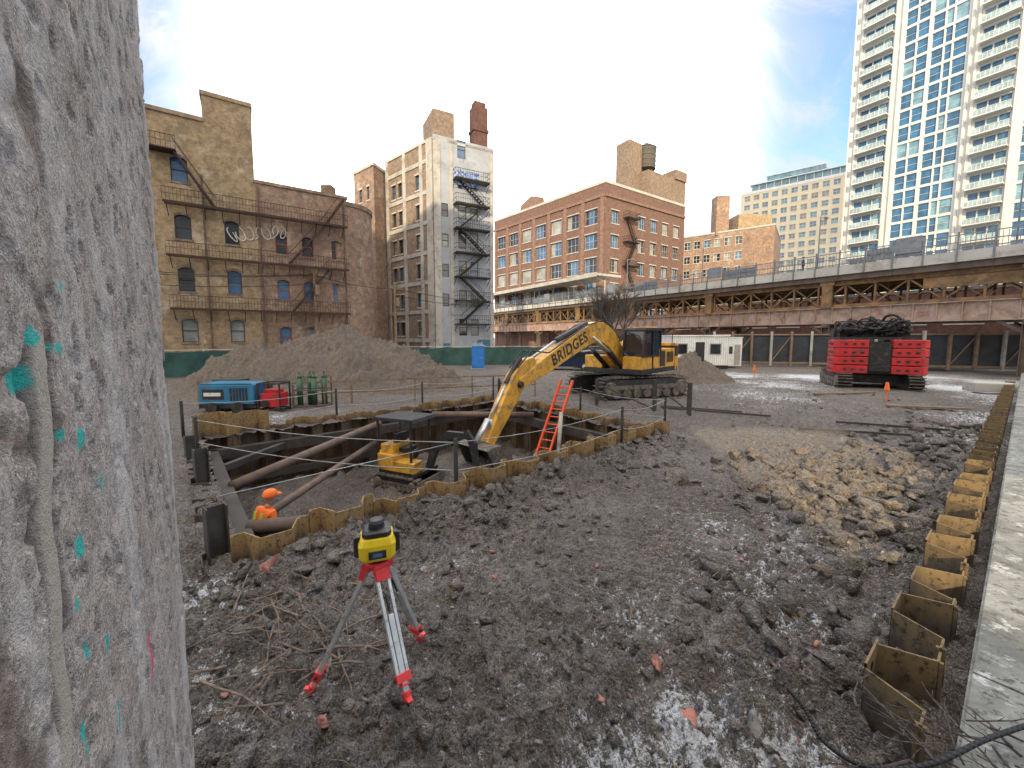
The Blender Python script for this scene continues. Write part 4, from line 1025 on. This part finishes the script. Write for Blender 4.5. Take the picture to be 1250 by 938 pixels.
Cb=(17.9,78);Rb=(39.5,92.6);Lb=(-4.6,104.3);Bb=(Rb[0]+Lb[0]-Cb[0],Rb[1]+Lb[1]-Cb[1])
WL=math.hypot(Lb[0]-Cb[0],Lb[1]-Cb[1]);WR=math.hypot(Rb[0]-Cb[0],Rb[1]-Cb[1])
rows=[6.5,11.2,15.9,20.6,25.3,]
wL=[];wR=[]
nb=7
for i in range(nb):
    x=1.4+i*(WL-1.6)/nb
    for z in rows: wL.append((x,x+3.1,z,z+2.9))
for i in range(6):
    x=1.8+i*(WR-2)/6
    for z in rows:
        if i==1: continue
        wR.append((x,x+2.2,z,z+2.5))
wb_,Mw=building('brick_warehouse',[Cb,Rb,Bb,Lb],0,32.5,{0:wR,3:wL},bk_red,m_stonec,m_stonec,m_stonec,glass=(G_blue,G_pale,G_dark),rec=.35,nx=3,cap=.5)
mb=MB()
mb.box(0,WL,.0,.25,30,30.5,Mw[3]);mb.box(0,WR,0,.25,30,30.5,Mw[0])
for i in range(nb+1):
    x=.3+i*(WL-1.3)/nb; mb.box(x,x+.8,0,.2,0,30,Mw[3])
mb.build('piers_and_cornice',bk_red2,wb_)
mb=MB();fire_escape(mb,Mw[0],5.2,8.8,[8+i*4.7 for i in range(5)],1.3,.06);mb.build('fire_escape',m_iron,wb_)
mb=MB();mb.box(13,WR+.3,-12,-.3,32.5,38,Mw[0]);mb.box(9.5,13.5,-6,-2.5,32.5,44,Mw[0]);mb.box(WR-4,WR+.3,-8,.0,38,40,Mw[0]);mb.build('penthouse_and_chimney',bk_mix,wb_)
mb=MB();p=Mw[0]@Vector((16.2,-3.5,0))
wt=empty('water_tank');mb.cyl((p.x,p.y,39.6),(p.x,p.y,44),2.1,2.1,20);mb.cyl((p.x,p.y,44),(p.x,p.y,45.4),2.25,.1,20)
for z in(40.2,41.2,42.2,43.2): mb.cyl((p.x,p.y,z),(p.x,p.y,z+.12),2.15,2.15,20)
for a in range(4): mb.bar((p.x+1.5*math.cos(a*1.57+.7),p.y+1.5*math.sin(a*1.57+.7),38),(p.x+1.5*math.cos(a*1.57+.7),p.y+1.5*math.sin(a*1.57+.7),39.6),.2,.2)
mb.build('tank',M_plain('dark_tank_wood',(.09,.08,.07),.8),wt)
mb=MB();mb.exsz([(10,33),(18,33),(17.5,34.2),(14,35.4),(10.5,34.2)],-.4,.1,Mw[3]);mb.build('gable',bk_red2,wb_)

ta=empty('tan_brick_building')
w=[(1+i*2.6,2.6+i*2.6,z,z+2) for i in range(6) for z in(8,12,16,20,24,28)]
building('t',[(49,117),(67,103),(80,120),(62,134)],0,31.5,{0:w},bk_tan2,m_white,m_stonec,m_stonec,par=ta,cap=.4)
mb=MB();mb.box(56,59.5,111,114,31,41.5);mb.build('chimney',bk_tan2,ta)
mb=MB();mb.box(61,70,109,118,31.5,36);mb.build('penthouse',bk_tan,ta)
cr_=empty('cream_apartment_building')
m_cream=M_plain('cream_stucco',(.76,.67,.49),.85,0,.1,.4,.1)
w=[(1.2+i*3.1,3.2+i*3.1,z,z+1.9) for i in range(11) for z in[20+k*3.4 for k in range(12)]]
building('c',[(93,165),(120,142),(150,175),(123,198)],0,60,{0:w},m_cream,m_white,m_cream,m_white,glass=(G_tower2,G_pale,G_blue),par=cr_,cap=1.0)
mb=MB();Mc=frame((93,165,0),(27,-23));mb.box(3,33,-14,-3,60,64,Mc);mb.box(8,26,-12,-5,64,67,Mc);mb.build('glazed_penthouse',G_tower2,cr_)
mb=MB()
for i in range(13): mb.box(3+i*2.5,3.25+i*2.5,-3,-2.8,60,64,Mc)
mb.box(2.5,33.5,-14,-2,64,64.3,Mc);mb.box(7.5,26.5,-12.5,-4.5,67,67.3,Mc);mb.build('penthouse_frame',m_white,cr_)

tw=empty('residential_tower'); T0=(77.6,95);T1=(104.5,51.3)
T2=(T1[0]+30*.852,T1[1]+30*.524);T3=(T0[0]+30*.852,T0[1]+30*.524)
nf=41;fh=3.3;w=[];bal=MB();rail=MB();mul=MB()
cols=[];
def bay(a,b,n,g=.12):
    s=(b-a)/n; return [(a+i*s+g/2,a+(i+1)*s-g/2) for i in range(n)]
balb=[(1.6,6.8),(19.2,23.9),(33.5,39)]
for a,b in balb: cols+=bay(a+.15,b-.15,3,.1)
cols+=[(8.5,10.15),(10.35,12.0),(12.55,14.2),(14.4,15.4),(15.6,17.4)]
cols+=[(25.2,26.8),(27.0,28.6),(29.4,31),(31.2,32.8),(40.5,42),(42.2,43.7),(46,47.5)]
for k in range(nf):
    z=1+k*fh
    for a,b in cols: w.append((round(a,3),round(b,3),round(z+.30,3),round(z+fh-.22,3)))
_,Mt_=building('t',[T0,T1,T2,T3],0,136,{0:w},m_towerw,m_towerw,m_white,m_white,glass=(G_tower,G_tower,G_tower2),par=tw,rec=.25,nx=1,nz=2,sill=False,cap=1.2)
Mq=Mt_[0]
for k in range(nf):
    z=1+k*fh
    for a,b in balb:
        bal.box(a,b,.01,1.5,z+.15,z+.38,Mq)
        rail.box(a+.05,b-.05,1.40,1.46,z+1.35,z+1.43,Mq)
        for i in range(9): x=a+.08+(b-a-.16)*i/8; rail.box(x-.03,x+.03,1.41,1.45,z+.38,z+1.35,Mq)
        mul.box(a+.05,b-.05,1.42,1.43,z+.45,z+1.28,Mq)
for x in(0,1.2,6.85,7.9,17.85,18.7,24.0,33.1): bal.box(x,x+.35,.003,.35,0,136,Mq)
bal.build('balcony_slabs_and_piers',m_towerw,tw);rail.build('balcony_railings',M_plain('pale_rail',(.62,.66,.66),.5,0,.1,1,0),tw);mul.build('balcony_glass',M_glass('balcony_glass',(.38,.50,.52),.15,.6,0,False),tw)

nbk=empty('offscreen_sun_blocker');wall=MB();gl=[MB(),MB()];fr_=MB()  # unseen building added behind the camera to block the sun
def occ(x0,x1,z1):
    M=frame((x1,-25,0),(-1,0)); W=x1-x0
    ww=[(1+i*3.2,3+i*3.2,z,z+1.8) for i in range(int((W-2)/3.2)) for z in range(4,int(z1)-3,4)]
    facade(M,W,0,z1,ww,wall,gl,fr_,None,.2,1,1)
    wall.box(x0,x1,-29,-25.6,0,z1)
occ(-50,-.1,50);occ(5.2,52,50)
wall.box(-.1,5.2,-25.5,-25.1,17.2,49); wall.box(-.1,5.2,-25.5,-25.1,0,12.7)  # slot between these links is sized to let the sun patch through
wall.build('walls',m_stonec,nbk);gl[0].build('windows',G_dark,nbk);gl[1].build('windows',G_blue,nbk);fr_.build('frames',m_white,nbk)

# ------------------------------------------------------------------ elevated railway
vd=empty('elevated_railway_viaduct');O=(39.06,30);Mv=Matrix(((-.524,-.852,0,O[0]),(.852,-.524,0,O[1]),(0,0,1,0),(0,0,0,1)))
cn=MB();da=MB();orr=MB();pk=MB();rl=MB();co=MB();pn=MB()
T0_,T1_=-16,100
t=T0_
while t<T1_:
    cn.box(t,t+5.96,-.6,0,9.25,10.1,Mv); da.box(t,t+5.98,-.9,-.25,8.7,9.25,Mv); t+=6
cn.box(T0_,T1_,-9.5,-.6,9.5,9.95,Mv); da.box(T0_,T1_,-9.3,-9,8.0,9.5,Mv)
n=int((T1_-T0_)/.28)
for i in range(n):
    x=T0_+i*.28; rl.box(x-.018,x+.018,-.12,-.09,10.1,11.35,Mv)
i=0;x=T0_
while x<T1_:
    rl.box(x-.06,x+.06,-.18,-.06,9.6,11.7,Mv); rl.box(x-.06,x+.06,0,.08,9.2,10.3,Mv)
    if i%9 in(2,): pn.box(x+.15,x+1.85,-.07,-.03,10.5,11.9,Mv)
    if i%7==4 or i%7==5 : pn.box(x+.1,x+1.9,-.2,-.14,10.2,11.3,Mv)
    x+=2; i+=1
for z in(10.25,10.8,11.4): rl.box(T0_,T1_,-.14,-.08,z,z+.08,Mv)
for z in(10.2,11.4): rl.box(T0_,T1_,-9.2,-9.1,z,z+.06,Mv)
for x in range(T0_,T1_,3): rl.box(x-.05,x+.05,-9.2,-9.1,9.9,11.5,Mv)
for x in range(T0_+4,T1_,13):
    rl.cyl((x,-.5,10),(x,-.5,15.5),.07,.05,8,Mv); rl.bar((x,-.5,15.4),(x,-1.6,15.6),.08,.08,Mv); rl.box(x-.12,x+.12,-2.1,-1.5,15.5,15.65,Mv)
for y in(-1.0,-4.5,-8.3):
    orr.box(T0_,T1_,y-.18,y+.18,8.25,8.68,Mv); orr.box(T0_,T1_,y-.18,y+.18,6.05,6.35,Mv)
    x=T0_;j=0
    while x<T1_:
        orr.box(x-.08,x+.08,y-.12,y+.12,6.35,8.25,Mv)
        if y!=-4.5: orr.bar((x,y,6.3 if j%2 else 8.3),(x+2.3,y,8.3 if j%2 else 6.3),.10,.14,Mv)
        if y==-1.0: orr.bar((x,y-.2,8.3 if j%2 else 6.3),(x+2.3,y-.2,6.3 if j%2 else 8.3),.08,.08,Mv)
        x+=2.3;j+=1
orr.box(-8,6,-1.3,-.75,7.3,8.2,Mv)
pk.box(T0_,T1_,-.9,-.84,4.45,6.0,Mv);pk.box(T0_,T1_,-1.1,-.6,5.97,6.04,Mv);pk.box(T0_,T1_,-1.1,-.6,4.38,4.45,Mv)
x=T0_
while x<T1_: pk.box(x-.04,x+.04,-.84,-.66,4.45,5.97,Mv); x+=1.5
pk.box(T0_,T1_,-8.6,-8.5,4.4,6.0,Mv)
for x in range(T0_,T1_,2): da.box(x-.12,x+.12,-9,-.9,6.06,6.34,Mv)
for x in range(T0_+3,T1_,13):
    orr.box(x-.45,x+.45,-.8,-.45,6.04,8.7,Mv); orr.box(x-.6,x+.6,-.8,-.4,8.3,8.7,Mv)
    for y in(-.9,-8.4):
        co.box(x-.3,x+.3,y-.06,y+.06,0,4.38,Mv);co.box(x-.32,x-.26,y-.3,y+.3,0,4.38,Mv);co.box(x+.26,x+.32,y-.3,y+.3,0,4.38,Mv);co.bar((x,y,3.2),(x+1.6,y,4.35),.15,.2,Mv);co.bar((x,y,3.2),(x-1.6,y,4.35),.15,.2,Mv)
    co.box(x-.25,x+.25,-9.3,-.3,4.0,4.37,Mv)
cn.build('deck_fascia',M_plain('pale_deck_concrete',(.52,.51,.47),.8,0,.2,.4,.15,.02,(.30,.26,.21),.4),vd);da.build('deck_beams',m_brownsteel,vd);orr.build('truss',m_rorange,vd);pk.build('plate_girder',m_rpink,vd)
rl.build('railings_and_lamps',M_plain('grey_railing',(.20,.22,.24),.5,.3),vd);co.build('columns',m_brownsteel,vd);pn.build('platform_panels',M_plain('grey_panel',(.22,.24,.26),.5),vd)
sc2=empty('station_canopy');a=MB();k=MB()
a.exsz([(46,13.7),(97,13.7),(97,14.1),(46,14.1)],-5.5,.4,Mv)
for x in range(47,97,5): k.box(x-.1,x+.1,-2.6,-2.4,10,13.7,Mv);k.bar((x,-2.5,12.8),(x,-.2,13.6),.12,.12,Mv)
k.box(46,97,.4,.5,13.5,14.2,Mv)
k.box(60,90,-4.5,-4.4,10,12.6,Mv)
a.build('roof',m_conc,sc2);k.build('frame',m_stonec,sc2)
sh=empty('street_shopfront_building')
def VP(t,y): q=Mv@Vector((t,y,0)); return (q.x,q.y)
w=[(2+i*4.5,5+i*4.5,z,z+2.2) for i in range(13) for z in(.8,4.6)]
building('x',[VP(46,-19),VP(-16,-19),VP(-16,-28),VP(46,-28)],0,8.4,{0:w},bk_dark,m_dkf,m_stonec,m_brownsteel,par=sh,nx=2)

def pole(x,y,h):
    o=empty('utility_pole');a=MB();a.cyl((x,y,0),(x,y,h),.16,.11,10);a.bar((x-.9,y,h-.6),(x+.9,y,h-.6),.1,.12)
    a.cyl((x+.3,y-.1,h-2.4),(x+.3,y-.1,h-1.5),.22,.22,10);a.build('pole',m_wood,o)
pole(-18.2,36.8,9.3);pole(-12.2,41.5,8.6)
o=empty('overhead_wires');a=MB()
for (p,q,s) in[((-18.2,36.8,8.7),(-12.2,41.5,8.0),.3),((-34,24,8.4),(-18.2,36.8,8.7),.8),((-34,24,7.6),(-18.2,36.8,7.9),.8),((-12.2,41.5,8),(14,56,9),1.5),((-12.2,41.5,7.4),(-2.5,49.3,7),.4),((-34,24,9),(-18.2,36.8,8.8),1.0)]:
    a.path([(p[0]+(q[0]-p[0])*i/14,p[1]+(q[1]-p[1])*i/14,p[2]+(q[2]-p[2])*i/14-s*math.sin(math.pi*i/14)) for i in range(15)],.03,5)
a.build('wires',m_wire,o)

def tree(x,y,h,seed):
    random.seed(seed);mb=MB()
    def br(p,d,l,r,dep):
        q=p+d*l; mb.cyl(p,q,r,r*.78,6 if dep>2 else 4,cap=False)
        if dep==0: return
        for i in range(3 if dep<5 else 4):
            e=(d+Vector((u(-.8,.8),u(-.8,.8),u(-.1,.55)))).normalized(); br(q if i else p+d*l*.8,e,l*u(.62,.85),r*.64,dep-1)
    br(Vector((x,y,0)),Vector((0,0,1)),h*.24,.16,6)
    mb.build('bare_tree',m_bark)
tree(9.8,41,11,3)
tree(11.6,43,9.5,8)

# ------------------------------------------------------------------ people
def figure(name,base,yaw,h=1.78,bend=0,shirt=m_hiviz,hat=True,pants=m_cloth,arm=.0):
    o=empty(name);Mx=Matrix.Translation(base)@Matrix.Rotation(yaw,4,'Z')@Matrix.Scale(h/1.78,4)
    sb_,cb_=math.sin(bend),math.cos(bend)
    def T(x,y,z):
        zz=z-.95; return (x, y*cb_+zz*sb_, .95+zz*cb_-y*sb_)
    def skin(nm,V,E,R,mat,root=0):
        me=bpy.data.meshes.new(nm);me.from_pydata([Mx@Vector(v) for v in V],E,[]);ob=bpy.data.objects.new(nm,me);COL.objects.link(ob);ob.parent=o
        md=ob.modifiers.new('skin','SKIN');md.use_smooth_shade=True
        for i,r in enumerate(R):
            sv=me.skin_vertices[0].data[i];sv.radius=(r,r) if not isinstance(r,tuple) else r;sv.use_root=(i==root)
        s=ob.modifiers.new('sub','SUBSURF');s.levels=1;s.render_levels=2;me.materials.append(mat);return ob
    V=[(0,0,.95),(-.1,0,.9),(-.11,.04,.5),(-.12,-.02,.09),(-.12,.14,.05),(.1,0,.9),(.11,.03,.5),(.12,-.03,.09),(.12,.13,.05)]
    skin('legs',V,[(0,1),(1,2),(2,3),(3,4),(0,5),(5,6),(6,7),(7,8)],[.13,.1,.07,.05,.04,.1,.07,.05,.04],pants)
    V=[T(0,0,.96),T(0,0,1.15),T(0,-.01,1.35),T(0,0,1.47),T(-.19,0,1.42),T(-.25,.04,1.15),T(-.22,.25+arm,1.0),T(.19,0,1.42),T(.25,.04,1.15),T(.22,.25+arm,1.0)]
    skin('jacket',V,[(0,1),(1,2),(2,3),(2,4),(4,5),(5,6),(2,7),(7,8),(8,9)],[(.16,.12),(.16,.12),(.18,.13),.07,.075,.055,.045,.075,.055,.045],shirt)
    V=[T(0,0,1.46),T(0,.02,1.56)];skin('neck',V,[(0,1)],[.055,.055],m_skin)
    for s in(-1,1):
        b=Vector(T(s*.22,.25+arm,1.0));V=[b,b+Vector((0,.08,-.02))];E=[(0,1)];R=[.032,.034]
        for i in range(4): V+=[b+Vector((s*(-.027+.018*i),.12,-.03)),b+Vector((s*(-.027+.018*i),.165,-.06))];E+=[(1,len(V)-2),(len(V)-2,len(V)-1)];R+=[.010,.008]
        V+=[b+Vector((-s*.05,.07,-.02))];E+=[(0,len(V)-1)];R+=[.011]
        skin('hand',V,E,R,m_skin)
    hd=MB();c=Vector(T(0,.03,1.66))
    rings=[]
    for k in range(9):
        a=-math.pi/2+math.pi*k/8; r=math.cos(a);z=math.sin(a)
        rings.append([(c.x+.078*r*math.cos(q*math.pi/7)*(1 if z>-.3 else .85),c.y+.098*r*math.sin(q*math.pi/7),c.z+.12*z) for q in range(14)])
    loft(hd,rings,Mx); hd.add([(c.x-.015,c.y+.09,c.z+.01),(c.x+.015,c.y+.09,c.z+.01),(c.x,c.y+.125,c.z-.02),(c.x,c.y+.09,c.z-.03)],[(0,1,2),(0,2,3),(1,3,2)],Mx)
    for s in(-1,1): hd.box(c.x+s*.078-.01,c.x+s*.078+.01,c.y-.02,c.y+.02,c.z-.03,c.z+.03,Mx)
    hd.build('head',m_skin,o,True)
    ey=MB()
    for s in(-1,1): ey.box(c.x+s*.032-.012,c.x+s*.032+.012,c.y+.088,c.y+.097,c.z+.008,c.z+.02,Mx)
    ey.box(c.x-.022,c.x+.022,c.y+.083,c.y+.092,c.z-.058,c.z-.05,Mx);ey.build('eyes_and_mouth',m_cloth,o)
    ht=MB();c2=c+Vector((0,0,.035));rings=[]
    rr=[(1.0,0),(1.02,.01),(.98,.04),(.85,.085),(.6,.115),(.25,.13),(.02,.132)]
    if not hat: rr=[(.82,-.03),(.85,.0),(.82,.04),(.7,.075),(.5,.092),(.02,.1)]
    rings=[[(c2.x+.115*r*math.cos(q*math.pi/8),c2.y+.135*r*math.sin(q*math.pi/8),c2.z+z) for q in range(16)] for r,z in rr]
    loft(ht,rings,Mx)
    if hat: ht.exsz([(c2.x-.09,c2.z),(c2.x+.09,c2.z),(c2.x+.09,c2.z+.012),(c2.x-.09,c2.z+.012)],c2.y+.1,c2.y+.19,Mx)
    ht.build('hard_hat' if hat else 'hair',m_hiviz if hat else m_cloth,o,True)
    if hat:
        vs=MB()
        for s in(-1,1):
            vs.bar(T(s*.09,-.135,1.05),T(s*.09,-.14,1.42),.045,.012,Mx)
        vs.bar(T(-.15,-.13,1.12),T(.15,-.13,1.12),.02,.05,Mx);vs.build('reflective_stripes',m_lime,o)
    return o
random.seed(21)
figure('construction_worker',Vector((-4.62,6.95,-1.62)),rad(-25),1.78,.25,m_hiviz,True)
pv=Mv@Vector((15.6,-1.2,9.96))
figure('pedestrian',Vector(pv),rad(60),1.8,0,m_cloth,False)

# ------------------------------------------------------------------ world, sun, camera
az=rad(188); el=rad(24)
sd=Vector((math.sin(az)*math.cos(el),math.cos(az)*math.cos(el),math.sin(el)))
wd_=bpy.data.worlds.new('World');S.world=wd_;wd_.use_nodes=True;nt=wd_.node_tree
bg=nt.nodes['Background'];bg.inputs[1].default_value=.15
sk=nt.nodes.new('ShaderNodeTexSky');sk.sky_type='NISHITA';sk.sun_disc=False;sk.sun_elevation=el;sk.sun_rotation=az;sk.dust_density=.3;sk.ozone_density=3
tc=nt.nodes.new('ShaderNodeTexCoord').outputs['Generated']
def dotn(v):
    n=nt.nodes.new('ShaderNodeVectorMath');n.operation='DOT_PRODUCT';n.inputs[1].default_value=Vector(v).normalized();nt.links.new(tc,n.inputs[0]);return n.outputs['Value']
dg=dotn((-.06,.92,.38))
mp=nt.nodes.new('ShaderNodeMapping');mp.inputs['Rotation'].default_value=(.3,.5,.6);mp.inputs['Scale'].default_value=(1,5.5,3.5);nt.links.new(tc,mp.inputs[0])
wn_=noise(nt,mp.outputs[0],2.4,8,.64,.7)
dgw=mt2(nt,'ADD',dg,mt2(nt,'MULTIPLY',mt2(nt,'SUBTRACT',wn_,.5),.22))
g=ramp(nt,dgw,.62,1.0,smooth=True)
wsp=ramp(nt,wn_,.50,.76)
sz=nt.nodes.new('ShaderNodeSeparateXYZ');nt.links.new(tc,sz.inputs[0]);hz=ramp(nt,sz.outputs[2],.36,.03)
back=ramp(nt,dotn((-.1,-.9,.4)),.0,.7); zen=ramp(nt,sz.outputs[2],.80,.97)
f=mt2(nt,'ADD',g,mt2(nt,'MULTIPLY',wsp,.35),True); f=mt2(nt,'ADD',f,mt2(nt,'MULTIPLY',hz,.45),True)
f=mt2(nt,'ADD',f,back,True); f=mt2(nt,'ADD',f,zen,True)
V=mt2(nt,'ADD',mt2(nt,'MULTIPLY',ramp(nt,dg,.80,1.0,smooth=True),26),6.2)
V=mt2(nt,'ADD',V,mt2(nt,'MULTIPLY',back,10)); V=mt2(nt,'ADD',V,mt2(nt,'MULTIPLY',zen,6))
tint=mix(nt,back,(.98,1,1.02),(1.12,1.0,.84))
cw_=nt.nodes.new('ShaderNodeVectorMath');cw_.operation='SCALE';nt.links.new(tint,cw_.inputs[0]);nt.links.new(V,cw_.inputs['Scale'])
sc3=nt.nodes.new('ShaderNodeVectorMath');sc3.operation='MULTIPLY';sc3.inputs[1].default_value=(1.35,2.0,2.7);nt.links.new(sk.outputs[0],sc3.inputs[0])
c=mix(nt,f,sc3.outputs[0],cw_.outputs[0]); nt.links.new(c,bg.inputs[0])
sl=bpy.data.lights.new('sun','SUN');sl.energy=5;sl.angle=rad(.5);sl.color=(1,.82,.55);so=bpy.data.objects.new('sun',sl);COL.objects.link(so)
so.rotation_euler=sd.to_track_quat('Z','Y').to_euler()
cam=bpy.data.cameras.new('camera');co_=bpy.data.objects.new('camera',cam);COL.objects.link(co_)
co_.location=(0,0,3);co_.rotation_euler=(rad(85),0,0);cam.sensor_width=36;cam.lens=36*480/1250;cam.shift_y=-.012;cam.clip_start=.05;cam.clip_end=6000
S.camera=co_
S.view_settings.view_transform='Standard';S.view_settings.look='None';S.view_settings.exposure=0;S.view_settings.gamma=1
